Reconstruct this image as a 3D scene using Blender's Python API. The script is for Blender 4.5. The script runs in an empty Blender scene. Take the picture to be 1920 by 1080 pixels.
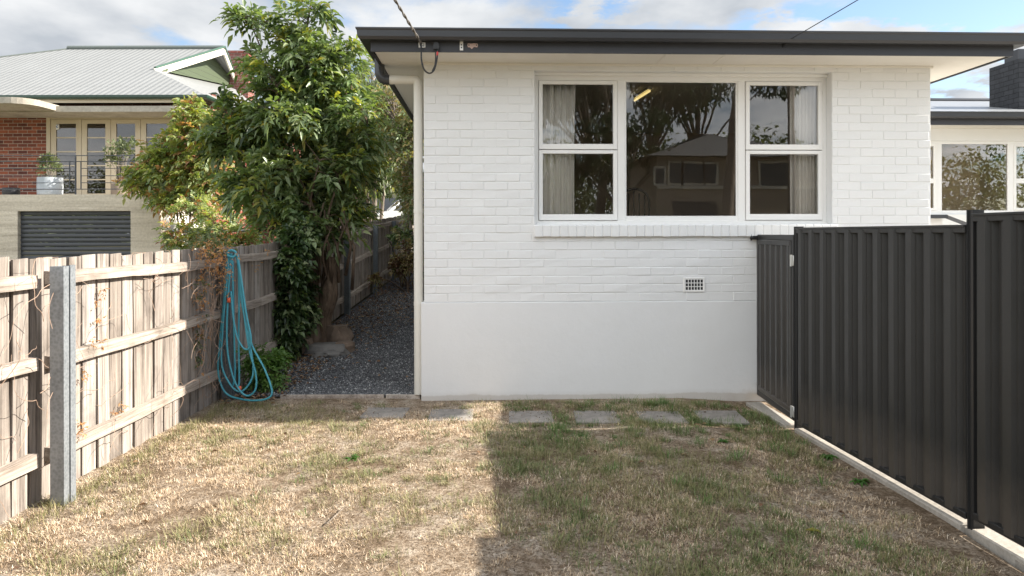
import bpy, math, random
import numpy as np
from mathutils import Vector, Matrix, noise as mnoise
R = math.radians
S = bpy.context.scene
COL = S.collection
random.seed(7); rng = np.random.default_rng(7)

# ---------------------------------------------------------------- camera
FPX, HOR, EYE = 1350.0, 438.0, 1.67
cd = bpy.data.cameras.new('camera'); cam = bpy.data.objects.new('camera', cd); COL.objects.link(cam)
cam.location = (0, 0, EYE); cam.rotation_euler = (R(90), R(0.12), 0)
cd.sensor_width = 36; cd.lens = FPX/1920*36; cd.shift_y = -(540-HOR)/1920
cd.clip_start = 0.05; cd.clip_end = 2000
S.camera = cam

# ---------------------------------------------------------------- sky, sun, exposure
SUN_EL, SUN_AZ = R(32.5), R(3.8)          # sun stands to the right (+X), slightly beyond the house front
sdir = Vector((math.cos(SUN_EL)*math.cos(SUN_AZ), math.cos(SUN_EL)*math.sin(SUN_AZ), math.sin(SUN_EL)))
S.view_settings.view_transform = 'Standard'; S.view_settings.look = 'None'
S.view_settings.gamma = 1; S.view_settings.exposure = 1.22
W = bpy.data.worlds.new('World'); S.world = W; W.use_nodes = True
wn, wl = W.node_tree.nodes, W.node_tree.links
wn.clear()
out = wn.new('ShaderNodeOutputWorld'); bg = wn.new('ShaderNodeBackground'); bg.inputs[1].default_value = 0.15
sky = wn.new('ShaderNodeTexSky'); sky.sky_type = 'NISHITA'; sky.sun_disc = False
sky.sun_elevation = SUN_EL; sky.sun_rotation = math.atan2(sdir.x, sdir.y)
sky.air_density = 1.0; sky.dust_density = 0.6; sky.ozone_density = 1.6
tc = wn.new('ShaderNodeTexCoord'); sep = wn.new('ShaderNodeSeparateXYZ'); wl.new(tc.outputs['Generated'], sep.inputs[0])
def wmath(op, a, b=None, c=None, clamp=False):
    n = wn.new('ShaderNodeMath'); n.operation = op; n.use_clamp = clamp
    for i, v in enumerate((a, b, c)):
        if v is None: continue
        if isinstance(v, (int, float)): n.inputs[i].default_value = v
        else: wl.new(v, n.inputs[i])
    return n.outputs[0]
zz = wmath('ADD', wmath('MAXIMUM', sep.outputs[2], 0.0), 0.16)
comb = wn.new('ShaderNodeCombineXYZ')
wl.new(wmath('DIVIDE', sep.outputs[0], zz), comb.inputs[0]); wl.new(wmath('DIVIDE', sep.outputs[1], zz), comb.inputs[1])
mp = wn.new('ShaderNodeMapping'); mp.inputs['Location'].default_value = (3.1, 0.7, 0); mp.inputs['Scale'].default_value = (1.0, 0.8, 1)
wl.new(comb.outputs[0], mp.inputs[0])
n1 = wn.new('ShaderNodeTexNoise'); n1.inputs['Scale'].default_value = 1.25; n1.inputs['Detail'].default_value = 9; n1.inputs['Roughness'].default_value = 0.58; n1.inputs['Distortion'].default_value = 0.25
wl.new(mp.outputs[0], n1.inputs[0])
n2 = wn.new('ShaderNodeTexNoise'); n2.inputs['Scale'].default_value = 2.6; n2.inputs['Detail'].default_value = 6
wl.new(mp.outputs[0], n2.inputs[0])
# more cloud towards the left and overhead, broken blue to the right
cov = wmath('ADD', n1.outputs[0], wmath('MULTIPLY', sep.outputs[0], -0.21))
cov = wmath('ADD', cov, wmath('MULTIPLY', sep.outputs[1], -0.045))
mask = wn.new('ShaderNodeMapRange'); mask.interpolation_type = 'SMOOTHSTEP'
wl.new(cov, mask.inputs[0]); mask.inputs[1].default_value = 0.37; mask.inputs[2].default_value = 0.50
cr = wn.new('ShaderNodeValToRGB'); wl.new(n2.outputs[0], cr.inputs[0])
cr.color_ramp.elements[0].position = 0.36; cr.color_ramp.elements[0].color = (1.6, 1.72, 1.88, 1)
cr.color_ramp.elements[1].position = 0.62; cr.color_ramp.elements[1].color = (2.6, 2.65, 2.7, 1)
# clouds brightened in the unseen sky behind the camera, added fill for the shaded facade
rear_fill = wn.new('ShaderNodeMapRange'); wl.new(sep.outputs[1], rear_fill.inputs[0]); rear_fill.inputs[1].default_value = 0.25; rear_fill.inputs[2].default_value = -0.5
rear_fill.inputs[3].default_value = 1.0; rear_fill.inputs[4].default_value = 2.55
vm = wn.new('ShaderNodeVectorMath'); vm.operation = 'SCALE'; wl.new(cr.outputs[0], vm.inputs[0]); wl.new(rear_fill.outputs[0], vm.inputs['Scale'])
skb = wn.new('ShaderNodeVectorMath'); skb.operation = 'SCALE'; wl.new(sky.outputs[0], skb.inputs[0]); skb.inputs['Scale'].default_value = 0.62
mp3 = wn.new('ShaderNodeMapping'); mp3.inputs['Location'].default_value = (0.35, 2.2, 0); wl.new(comb.outputs[0], mp3.inputs[0])
n3 = wn.new('ShaderNodeTexNoise'); n3.inputs['Scale'].default_value = 2.1; n3.inputs['Detail'].default_value = 10; n3.inputs['Roughness'].default_value = 0.6; wl.new(mp3.outputs[0], n3.inputs[0])
m3 = wn.new('ShaderNodeMapRange'); m3.interpolation_type = 'SMOOTHSTEP'; wl.new(n3.outputs[0], m3.inputs[0]); m3.inputs[1].default_value = 0.485; m3.inputs[2].default_value = 0.56
mask_all = wmath('MAXIMUM', mask.outputs[0], m3.outputs[0])
mx = wn.new('ShaderNodeMix'); mx.data_type = 'RGBA'
wl.new(mask_all, mx.inputs[0]); wl.new(skb.outputs[0], mx.inputs[6]); wl.new(vm.outputs[0], mx.inputs[7])
wl.new(mx.outputs[2], bg.inputs[0]); wl.new(bg.outputs[0], out.inputs[0])
sl = bpy.data.lights.new('sun', 'SUN'); sl.energy = 5.0; sl.angle = R(0.53); sl.color = (1.0, 0.93, 0.83)
so = bpy.data.objects.new('sun', sl); COL.objects.link(so); so.location = (20, 5, 20)
so.rotation_euler = sdir.to_track_quat('Z', 'Y').to_euler()

# ---------------------------------------------------------------- geometry helpers
def P(px, py, Y):                                   # point seen at a photo pixel, Y metres ahead
    return Vector(((px-960)/FPX*Y, Y, EYE-(py-HOR)/FPX*Y))
def g(x, y):                                        # ground height
    h = max(0.0, y-8.0)*0.058
    h = min(h, 0.9)
    if x > 1.7 and y < 8: h -= min(0.04, (x-1.7)*0.07)
    return h
MATS = {}
def link_obj(name, me, parent=None):
    o = bpy.data.objects.new(name, me); COL.objects.link(o)
    if parent: o.parent = parent
    return o
TM = {}
def thing(name, label, cat, loc=(0, 0, 0), rz=0.0, group=None):
    o = bpy.data.objects.new(name, None); COL.objects.link(o); o.empty_display_size = 0.2
    o.location = loc; o.rotation_euler = (0, 0, rz)
    o['label'] = label; o['category'] = cat
    if group: o['group'] = group
    TM[o] = Matrix.Translation(Vector(loc)) @ Matrix.Rotation(rz, 4, 'Z')
    return o
def tag(o, label=None, cat=None, group=None, kind=None):
    if label: o['label'] = label
    if cat: o['category'] = cat
    if group: o['group'] = group
    if kind: o['kind'] = kind
    return o
class MB:
    def __init__(s): s.v = []; s.f = []; s.xf = None
    def add(s, vs, fs):
        b = len(s.v)
        s.v += [tuple(v) for v in vs]; s.f += [tuple(b+i for i in f) for f in fs]
        return s
    def box(s, x0, x1, y0, y1, z0, z1, ch=0.0):
        if x0 > x1: x0, x1 = x1, x0
        if y0 > y1: y0, y1 = y1, y0
        if z0 > z1: z0, z1 = z1, z0
        if ch <= 0:
            v = [(x, y, z) for z in (z0, z1) for y in (y0, y1) for x in (x0, x1)]
            return s.add(v, [(0, 2, 3, 1), (4, 5, 7, 6), (0, 1, 5, 4), (2, 6, 7, 3), (0, 4, 6, 2), (1, 3, 7, 5)])
        c = ch; v = []; f = []
        # chamfered box: 24 verts
        xs = (x0, x1); ys = (y0, y1); zs = (z0, z1); idx = {}
        for i in (0, 1):
            for j in (0, 1):
                for k in (0, 1):
                    sx = 1 if i == 0 else -1; sy = 1 if j == 0 else -1; sz = 1 if k == 0 else -1
                    idx[i, j, k, 0] = len(v); v.append((xs[i], ys[j]+sy*c, zs[k]+sz*c))
                    idx[i, j, k, 1] = len(v); v.append((xs[i]+sx*c, ys[j], zs[k]+sz*c))
                    idx[i, j, k, 2] = len(v); v.append((xs[i]+sx*c, ys[j]+sy*c, zs[k]))
        q = lambda *a: f.append(tuple(idx[t] for t in a))
        q((0,0,0,0),(0,0,1,0),(0,1,1,0),(0,1,0,0)); q((1,0,0,0),(1,1,0,0),(1,1,1,0),(1,0,1,0))
        q((0,0,0,1),(1,0,0,1),(1,0,1,1),(0,0,1,1)); q((0,1,0,1),(0,1,1,1),(1,1,1,1),(1,1,0,1))
        q((0,0,0,2),(0,1,0,2),(1,1,0,2),(1,0,0,2)); q((0,0,1,2),(1,0,1,2),(1,1,1,2),(0,1,1,2))
        for i in (0, 1):
            for j in (0, 1): q((i,j,0,0),(i,j,0,1),(i,j,1,1),(i,j,1,0))
            for k in (0, 1): q((i,0,k,0),(i,0,k,2),(i,1,k,2),(i,1,k,0))
        for j in (0, 1):
            for k in (0, 1): q((0,j,k,1),(0,j,k,2),(1,j,k,2),(1,j,k,1))
        for i in (0, 1):
            for j in (0, 1):
                for k in (0, 1): q((i,j,k,0),(i,j,k,1),(i,j,k,2))
        return s.add(v, f)
    def bar(s, a, b, w, h, up=(0, 0, 1), ch=0.0):
        a = Vector(a); b = Vector(b); d = (b-a); L = d.length; d.normalize()
        u = Vector(up); sdv = d.cross(u).normalized(); u = sdv.cross(d).normalized()
        t = MB().box(0, L, -w/2, w/2, -h/2, h/2, ch)
        return s.add([a + d*p[0] + sdv*p[1] + u*p[2] for p in t.v], t.f)
    def tube(s, pts, r, n=8, r1=None, cap=True):
        pts = [Vector(p) for p in pts]; m = len(pts); rings = []
        prev = None
        for i, p in enumerate(pts):
            d = (pts[min(i+1, m-1)] - pts[max(i-1, 0)]).normalized()
            if prev is None:
                ref = Vector((0, 0, 1)) if abs(d.z) < 0.9 else Vector((1, 0, 0))
                a = d.cross(ref).normalized()
            else:
                a = (prev - d*prev.dot(d)).normalized()
            prev = a; b = d.cross(a)
            if callable(r): rr = r(i/(m-1))
            else: rr = r if r1 is None else r + (r1-r)*i/(m-1)
            rings.append([p + a*math.cos(2*math.pi*k/n)*rr + b*math.sin(2*math.pi*k/n)*rr for k in range(n)])
        vs = [v for rg in rings for v in rg]; fs = []
        for i in range(m-1):
            for k in range(n):
                fs.append((i*n+k, i*n+(k+1) % n, (i+1)*n+(k+1) % n, (i+1)*n+k))
        if cap: fs.append(tuple(range(n))[::-1]); fs.append(tuple((m-1)*n+k for k in range(n)))
        return s.add(vs, fs)
    def prism(s, poly, axis, a, b):                 # extrude a 2D polygon along an axis
        n = len(poly)
        def mk(p, t):
            return {'x': (t, p[0], p[1]), 'y': (p[0], t, p[1]), 'z': (p[0], p[1], t)}[axis]
        vs = [mk(p, a) for p in poly] + [mk(p, b) for p in poly]
        fs = [tuple(range(n))[::-1], tuple(range(n, 2*n))] + [(i, (i+1) % n, n+(i+1) % n, n+i) for i in range(n)]
        return s.add(vs, fs)
    def lathe(s, prof, c, n=20):
        vs = []; fs = []; m = len(prof)
        for r, z in prof:
            for k in range(n): vs.append((c[0]+r*math.cos(2*math.pi*k/n), c[1]+r*math.sin(2*math.pi*k/n), c[2]+z))
        for i in range(m-1):
            for k in range(n): fs.append((i*n+k, i*n+(k+1) % n, (i+1)*n+(k+1) % n, (i+1)*n+k))
        fs.append(tuple(range(n))[::-1]); fs.append(tuple((m-1)*n+k for k in range(n)))
        return s.add(vs, fs)
    def sweep(s, prof, path):                       # closed profile [(outward, z)], plan path [(x, y)] ; outward = right-hand side of travel
        rings = []; m = len(path)
        for i in range(m):
            p = Vector(path[i])
            d0 = (Vector(path[i])-Vector(path[i-1])).normalized() if i > 0 else None
            d1 = (Vector(path[i+1])-Vector(path[i])).normalized() if i < m-1 else None
            if d0 is None: d0 = d1
            if d1 is None: d1 = d0
            n0 = Vector((d0.y, -d0.x)); n1_ = Vector((d1.y, -d1.x)); nn = (n0+n1_).normalized(); k = 1/max(0.3, nn.dot(n0))
            rings.append([(p.x+nn.x*o*k, p.y+nn.y*o*k, z) for o, z in prof])
        n = len(prof); vs = [v for r_ in rings for v in r_]; fs = []
        for i in range(m-1):
            for k in range(n): fs.append((i*n+k, i*n+(k+1) % n, (i+1)*n+(k+1) % n, (i+1)*n+k))
        fs.append(tuple(range(n))[::-1]); fs.append(tuple((m-1)*n+k for k in range(n)))
        return s.add(vs, fs)
    def build(s, name, mat, parent=None, local=False, smooth=False, angle=None):
        vs = [Vector(v) for v in s.v]
        o = None
        if parent is not None:
            if not local:
                inv = TM[parent].inverted(); vs = [inv @ v for v in vs]
            loc = None
        else:
            mn = Vector([min(v[i] for v in vs) for i in range(3)]); mxx = Vector([max(v[i] for v in vs) for i in range(3)])
            loc = Vector(((mn.x+mxx.x)/2, (mn.y+mxx.y)/2, mn.z)); vs = [v-loc for v in vs]
        me = bpy.data.meshes.new(name); me.from_pydata(vs, [], s.f); me.update()
        import bmesh
        bm = bmesh.new(); bm.from_mesh(me); bmesh.ops.recalc_face_normals(bm, faces=bm.faces); bm.to_mesh(me); bm.free()
        if smooth:
            me.polygons.foreach_set('use_smooth', [True]*len(me.polygons))
            if angle:
                me.set_sharp_from_angle(angle=R(angle))
        me.materials.append(mat)
        o = link_obj(name, me, parent)
        if loc is not None: o.location = loc
        TM[o] = TM[parent] if parent is not None else Matrix.Translation(loc)
        return o
def np_mesh(name, V, F, mat, parent=None, smooth=False):
    """V (n,3) world coords, F (m,k) with constant k"""
    V = np.asarray(V, dtype=np.float64); F = np.asarray(F, dtype=np.int32)
    loc = None
    if parent is not None:
        M = np.array(TM[parent].inverted()); V = V @ M[:3, :3].T + M[:3, 3]
    else:
        loc = np.array([(V[:, 0].min()+V[:, 0].max())/2, (V[:, 1].min()+V[:, 1].max())/2, V[:, 2].min()]); V = V-loc
    me = bpy.data.meshes.new(name); k = F.shape[1]
    me.vertices.add(len(V)); me.vertices.foreach_set('co', V.astype(np.float32).ravel())
    me.loops.add(F.size); me.loops.foreach_set('vertex_index', F.ravel())
    me.polygons.add(len(F)); me.polygons.foreach_set('loop_start', np.arange(0, F.size, k, dtype=np.int32))
    me.update(calc_edges=True); me.validate()
    if smooth: me.polygons.foreach_set('use_smooth', np.ones(len(me.polygons), dtype=bool))
    me.materials.append(mat)
    o = link_obj(name, me, parent)
    if loc is not None: o.location = loc
    TM[o] = TM[parent] if parent is not None else Matrix.Translation(Vector(loc))
    return o

# ---------------------------------------------------------------- materials
def srgb(r, g_, b):
    f = lambda c: (c/255/12.92) if c/255 <= 0.04045 else ((c/255+0.055)/1.055)**2.4
    return (f(r), f(g_), f(b))
class NT:
    def __init__(s, name):
        s.m = bpy.data.materials.new(name); s.m.use_nodes = True; s.n = s.m.node_tree.nodes; s.l = s.m.node_tree.links
        s.b = s.n['Principled BSDF']
    def new(s, t, **kw):
        n = s.n.new(t)
        for k, v in kw.items(): setattr(n, k, v)
        return n
    def coord(s, kind='Object', scale=(1, 1, 1), rot=(0, 0, 0)):
        t = s.new('ShaderNodeTexCoord'); m = s.new('ShaderNodeMapping'); m.inputs['Scale'].default_value = scale; m.inputs['Rotation'].default_value = rot
        s.l.new(t.outputs[kind], m.inputs[0]); return m.outputs[0]
    def noise(s, vec, scale, detail=4, rough=0.55, dist=0.0):
        n = s.new('ShaderNodeTexNoise'); n.inputs['Scale'].default_value = scale; n.inputs['Detail'].default_value = detail
        n.inputs['Roughness'].default_value = rough; n.inputs['Distortion'].default_value = dist
        if vec is not None: s.l.new(vec, n.inputs[0])
        return n.outputs[0]
    def ramp(s, fac, stops):
        r = s.new('ShaderNodeValToRGB'); e = r.color_ramp.elements
        while len(e) < len(stops): e.new(0.5)
        for i, (p, c) in enumerate(stops):
            e[i].position = p; e[i].color = (c[0], c[1], c[2], 1) if not isinstance(c, (int, float)) else (c, c, c, 1)
        s.l.new(fac, r.inputs[0]); return r.outputs[0]
    def mix(s, fac, a, b, mode='MIX'):
        m = s.new('ShaderNodeMix'); m.data_type = 'RGBA'; m.blend_type = mode
        for i, v in ((0, fac), (6, a), (7, b)):
            if isinstance(v, (int, float)): m.inputs[i].default_value = v
            elif isinstance(v, tuple): m.inputs[i].default_value = (v[0], v[1], v[2], 1)
            else: s.l.new(v, m.inputs[i])
        return m.outputs[2]
    def math(s, op, a, b=0.0):
        n = s.new('ShaderNodeMath'); n.operation = op
        for i, v in enumerate((a, b)):
            if isinstance(v, (int, float)): n.inputs[i].default_value = v
            else: s.l.new(v, n.inputs[i])
        return n.outputs[0]
    def bump(s, h, strength=0.3, dist=0.01):
        b = s.new('ShaderNodeBump'); b.inputs['Strength'].default_value = strength; b.inputs['Distance'].default_value = dist
        s.l.new(h, b.inputs['Height']); s.l.new(b.outputs[0], s.b.inputs['Normal']); return b
    def set(s, col=None, rough=0.6, metal=0.0, spec=0.5):
        if col is not None:
            if isinstance(col, tuple): s.b.inputs['Base Color'].default_value = (col[0], col[1], col[2], 1)
            else: s.l.new(col, s.b.inputs['Base Color'])
        if isinstance(rough, (int, float)): s.b.inputs['Roughness'].default_value = rough
        else: s.l.new(rough, s.b.inputs['Roughness'])
        s.b.inputs['Metallic'].default_value = metal; s.b.inputs['Specular IOR Level'].default_value = spec
        return s.m
def paint(name, col, rough=0.45, var=0.06, bscale=60, bstr=0.15, spec=0.5, metal=0.0):
    t = NT(name); v = t.coord()
    n = t.noise(v, 3.5, 6, 0.65); n_ = t.noise(v, bscale, 4)
    c = t.mix(n, tuple(x*(1-var) for x in col), tuple(min(1, x*(1+var)) for x in col))
    t.bump(n_, bstr, 0.003)
    return t.set(c, rough, metal, spec)

def m_wall():
    t = NT('white_painted_brick'); v = t.coord()
    big = t.noise(v, 1.1, 5, 0.6); fine = t.noise(v, 70, 5, 0.6); mid = t.noise(v, 14, 3)
    geo = t.new('ShaderNodeNewGeometry')
    c = t.mix(big, (0.735, 0.735, 0.725), (0.80, 0.80, 0.79))
    isl = t.ramp(geo.outputs['Random Per Island'], [(0, 0.965), (1, 1.0)])
    c = t.mix(1.0, c, isl, 'MULTIPLY')
    t.bump(t.math('ADD', t.math('MULTIPLY', mid, 1.2), t.math('MULTIPLY', fine, 0.7)), 0.55, 0.004)
    return t.set(c, 0.5, 0, 0.4)
def m_render():
    t = NT('white_painted_render'); v = t.coord()
    big = t.noise(v, 1.3, 6, 0.6); fine = t.noise(v, 120, 5, 0.7); mid = t.noise(v, 5, 4)
    c = t.mix(t.math('ADD', t.math('MULTIPLY', big, 0.6), t.math('MULTIPLY', t.noise(t.coord(scale=(5, 5, 0.5)), 1.0, 5, 0.7), 0.4)), (0.70, 0.70, 0.69), (0.785, 0.785, 0.78))
    sep = t.new('ShaderNodeSeparateXYZ'); tt = t.new('ShaderNodeTexCoord'); t.l.new(tt.outputs['Object'], sep.inputs[0])
    # splash dirt along the foot of the wall, ragged
    h = t.math('SUBTRACT', t.math('SUBTRACT', sep.outputs[2], 0.01), t.math('MULTIPLY', t.noise(v, 3.2, 6, 0.7), 0.07))
    dm = t.ramp(h, [(0.0, 0.5), (0.015, 0.12), (0.05, 0.0)])
    # mud stain beside the gate end
    xs = t.math('SUBTRACT', 3.6, sep.outputs[0])
    st = t.math('ADD', t.math('MULTIPLY', t.math('ABSOLUTE', xs), 0.45), sep.outputs[2])
    st = t.math('SUBTRACT', st, t.math('MULTIPLY', t.noise(v, 6, 6, 0.7), 0.28))
    sm = t.ramp(st, [(0.0, 0.6), (0.12, 0.0)])
    c = t.mix(dm, c, (0.40, 0.34, 0.27)); c = t.mix(sm, c, (0.46, 0.40, 0.33))
    t.bump(t.math('ADD', t.math('MULTIPLY', mid, 2.2), t.math('MULTIPLY', fine, 0.6)), 0.6, 0.005)
    return t.set(c, 0.65, 0, 0.3)
def m_wood(name, axis, dark, light, island=True):
    t = NT(name)
    sc = {'z': (16, 16, 0.7), 'y': (16, 0.7, 16)}[axis]; sc2 = {'z': (70, 70, 2.2), 'y': (70, 2.2, 70)}[axis]
    geo = t.new('ShaderNodeNewGeometry')
    tc_ = t.new('ShaderNodeTexCoord'); va = t.new('ShaderNodeVectorMath'); va.operation = 'ADD'
    off = t.math('MULTIPLY', geo.outputs['Random Per Island'], 37.0)
    t.l.new(tc_.outputs['Object'], va.inputs[0]); t.l.new(off, va.inputs[1])
    def mpd(s_):
        m = t.new('ShaderNodeMapping'); m.inputs['Scale'].default_value = s_; t.l.new(va.outputs[0], m.inputs[0]); return m.outputs[0]
    a = t.noise(mpd(sc), 1.0, 6, 0.65, 0.6); b = t.noise(mpd(sc2), 1.0, 5, 0.7, 0.3); c_ = t.noise(mpd((3, 3, 3)), 1.0, 4, 0.6)
    k = t.math('ADD', t.math('MULTIPLY', a, 0.5), t.math('MULTIPLY', b, 0.5))
    c = t.ramp(k, [(0.34, dark), (0.46, tuple((x+y)/2 for x, y in zip(dark, light))), (0.58, light)])
    isl = t.ramp(geo.outputs['Random Per Island'], [(0, (0.74, 0.70, 0.66)), (0.5, (0.92, 0.88, 0.85)), (1, (1.08, 1.08, 1.08))])
    c = t.mix(1.0, c, isl, 'MULTIPLY')
    c = t.mix(t.ramp(c_, [(0.50, 0.0), (0.72, 0.55)]), c, tuple(x*0.72 for x in dark))
    t.bump(k, 0.9, 0.012)
    return t.set(c, 0.85, 0, 0.2)
def m_galv(name, lo, hi):
    t = NT(name); v = t.coord()
    vo = t.new('ShaderNodeTexVoronoi'); vo.inputs['Scale'].default_value = 55; t.l.new(v, vo.inputs[0])
    n = t.noise(v, 6, 5, 0.7); n3 = t.noise(v, 180, 3)
    k = t.math('ADD', t.math('MULTIPLY', vo.outputs['Distance'], 0.5), t.math('MULTIPLY', n, 0.8))
    c = t.ramp(k, [(0.3, lo), (0.8, hi)])
    t.bump(n3, 0.15, 0.002)
    return t.set(c, 0.55, 0.35, 0.5)
def m_leaf(name, cols, rough=0.45, trans=0.35, back=None):
    t = NT(name); geo = t.new('ShaderNodeNewGeometry'); n = len(cols)
    c = t.ramp(geo.outputs['Random Per Island'], [(i/max(1, n-1), c_) for i, c_ in enumerate(cols)])
    v = t.coord(); nz = t.noise(v, 1.6, 3)
    c = t.mix(1.0, c, t.ramp(nz, [(0.3, 0.72), (0.7, 1.2)]), 'MULTIPLY')
    t.set(c, rough, 0, 0.45)
    tr = t.new('ShaderNodeBsdfTranslucent')
    ct = t.mix(1.0, c, (1.5, 1.6, 0.55), 'MULTIPLY'); t.l.new(ct, tr.inputs[0])
    ms = t.new('ShaderNodeMixShader'); ms.inputs[0].default_value = trans
    t.l.new(t.b.outputs[0], ms.inputs[1]); t.l.new(tr.outputs[0], ms.inputs[2])
    t.l.new(ms.outputs[0], t.n['Material Output'].inputs[0])
    return t.m
def m_glass(name, tint=(0.93, 0.92, 0.90), refl=1.62):
    t = NT(name); t.n.remove(t.b)
    gl = t.new('ShaderNodeBsdfGlossy'); gl.inputs['Roughness'].default_value = 0.0; gl.inputs['Color'].default_value = (1, 1, 1, 1)
    nz = t.noise(t.coord(), 1.6, 2); bp = t.new('ShaderNodeBump'); bp.inputs['Strength'].default_value = 0.03; bp.inputs['Distance'].default_value = 0.02
    t.l.new(nz, bp.inputs['Height']); t.l.new(bp.outputs[0], gl.inputs['Normal'])
    tr = t.new('ShaderNodeBsdfTransparent'); tr.inputs[0].default_value = (*tint, 1)
    fr = t.new('ShaderNodeFresnel'); fr.inputs['IOR'].default_value = refl
    ms = t.new('ShaderNodeMixShader'); t.l.new(fr.outputs[0], ms.inputs[0]); t.l.new(tr.outputs[0], ms.inputs[1]); t.l.new(gl.outputs[0], ms.inputs[2])
    t.l.new(ms.outputs[0], t.n['Material Output'].inputs[0]); return t.m
def m_soil():
    t = NT('dry_soil'); v = t.coord()
    a = t.noise(v, 0.9, 6, 0.6); b = t.noise(v, 9, 8, 0.7); c_ = t.noise(v, 90, 5, 0.7)
    c = t.ramp(t.math('ADD', t.math('MULTIPLY', a, 0.45), t.math('MULTIPLY', b, 0.55)),
               [(0.34, (0.14, 0.10, 0.068)), (0.44, (0.30, 0.22, 0.15)), (0.52, (0.50, 0.40, 0.30)), (0.62, (0.70, 0.60, 0.49))])
    c = t.mix(t.ramp(t.noise(v, 42, 5, 0.75), [(0.40, 0.8), (0.54, 0.0)]), c, (0.13, 0.09, 0.055)); c = t.mix(t.ramp(c_, [(0.35, 0.6), (0.55, 0.0)]), c, (0.11, 0.075, 0.045))
    # green ground cover far away from the yard
    t.bump(t.math('ADD', t.math('MULTIPLY', b, 1.0), t.math('MULTIPLY', c_, 0.8)), 1.0, 0.03)
    return t.set(c, 0.95, 0, 0.1)
def m_concrete(name, lo, hi, bs=40):
    t = NT(name); v = t.coord()
    a = t.noise(v, 2.0, 7, 0.7); b = t.noise(v, bs, 5, 0.7)
    c = t.ramp(t.math('ADD', t.math('MULTIPLY', a, 0.6), t.math('MULTIPLY', b, 0.4)), [(0.33, lo), (0.65, hi)])
    t.bump(b, 0.5, 0.006); return t.set(c, 0.85, 0, 0.25)
def m_board_concrete():
    t = NT('board_marked_concrete'); v = t.coord()
    a = t.noise(t.coord(scale=(0.6, 0.6, 9)), 1.0, 6, 0.65); b = t.noise(v, 18, 6, 0.7)
    w = t.new('ShaderNodeTexWave'); w.wave_type = 'BANDS'; w.bands_direction = 'Z'; w.inputs['Scale'].default_value = 1.7; w.inputs['Distortion'].default_value = 0.5
    w.wave_profile = 'SAW'; t.l.new(v, w.inputs[0])
    ln = t.ramp(w.outputs['Fac'], [(0.0, 1.0), (0.03, 0.0)])
    c = t.ramp(t.math('ADD', t.math('MULTIPLY', a, 0.6), t.math('MULTIPLY', b, 0.4)), [(0.35, (0.38, 0.33, 0.26)), (0.62, (0.66, 0.59, 0.48))])
    c = t.mix(t.math('MULTIPLY', ln, 0.6), c, (0.22, 0.19, 0.15))
    t.bump(t.math('ADD', a, b), 0.6, 0.02); return t.set(c, 0.8, 0, 0.3)
def m_brick(name, c1, c2, mortar, off=(0, 0, 0), axes='xz', ms=0.006):
    t = NT(name); tc_ = t.new('ShaderNodeTexCoord'); sp = t.new('ShaderNodeSeparateXYZ'); cb = t.new('ShaderNodeCombineXYZ')
    t.l.new(tc_.outputs['Object'], sp.inputs[0]); t.l.new(sp.outputs[0 if axes[0] == 'x' else 1], cb.inputs[0]); t.l.new(sp.outputs[2], cb.inputs[1])
    br = t.new('ShaderNodeTexBrick'); br.inputs['Scale'].default_value = 1.0; br.inputs['Brick Width'].default_value = 0.24; br.inputs['Row Height'].default_value = 0.086
    br.inputs['Mortar Size'].default_value = ms; br.inputs['Mortar Smooth'].default_value = 0.1; br.inputs['Bias'].default_value = 0.0
    br.inputs['Color1'].default_value = (*c1, 1); br.inputs['Color2'].default_value = (*c2, 1); br.inputs['Mortar'].default_value = (*mortar, 1)
    t.l.new(cb.outputs[0], br.inputs[0])
    n = t.noise(tc_.outputs['Object'], 9, 6, 0.7)
    c = t.mix(1.0, br.outputs['Color'], t.ramp(n, [(0.3, 0.75), (0.7, 1.2)]), 'MULTIPLY')
    h = t.math('SUBTRACT', t.math('MULTIPLY', n, 0.3), br.outputs['Fac'])
    t.bump(h, 0.6, 0.01); return t.set(c, 0.85, 0, 0.25)
def m_corrugated(name, col, spacing=0.076, axis='x', rough=0.45, lap=1.25, var=0.12):
    t = NT(name); tc_ = t.new('ShaderNodeTexCoord'); sp = t.new('ShaderNodeSeparateXYZ'); t.l.new(tc_.outputs['Object'], sp.inputs[0])
    x = sp.outputs[0 if axis == 'x' else 1]; yv = sp.outputs[1 if axis == 'x' else 0]
    w = t.math('SINE', t.math('MULTIPLY', x, 2*math.pi/spacing))
    n = t.noise(t.coord(scale=(1.6, 0.5, 1)), 1.5, 6, 0.65); n2_ = t.noise(tc_.outputs['Object'], 25, 4)
    c = t.mix(n, tuple(q*(1-var) for q in col), tuple(q*(1+var) for q in col))
    fr = t.math('FRACT', t.math('DIVIDE', yv, lap))
    ln = t.math('MULTIPLY', t.ramp(fr, [(0.0, 1.0), (0.03, 0.0)]), t.ramp(t.math('MULTIPLY', t.math('ADD', w, 1.0), 0.5), [(0.3, 0.0), (0.6, 1.0)]))
    c = t.mix(t.math('MULTIPLY', ln, 0.6), c, tuple(q*0.3 for q in col))
    rs = t.ramp(t.noise(t.coord(scale=(0.5, 1.6, 1)), 0.8, 5, 0.7), [(0.66, 0.0), (0.74, 0.45)])
    c = t.mix(rs, c, (0.42, 0.26, 0.16))
    t.bump(w, 0.35, 0.02); return t.set(c, rough, 0.15, 0.5)
def m_weatherboard(name, col, pitch=0.15):
    t = NT(name); tc_ = t.new('ShaderNodeTexCoord'); sp = t.new('ShaderNodeSeparateXYZ'); t.l.new(tc_.outputs['Object'], sp.inputs[0])
    fr = t.math('FRACT', t.math('DIVIDE', sp.outputs[2], pitch))
    c = t.mix(t.ramp(fr, [(0.0, 1.0), (0.12, 0.0)]), col, tuple(q*0.25 for q in col))
    t.bump(fr, 0.5, 0.02); return t.set(c, 0.5, 0, 0.4)
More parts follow.
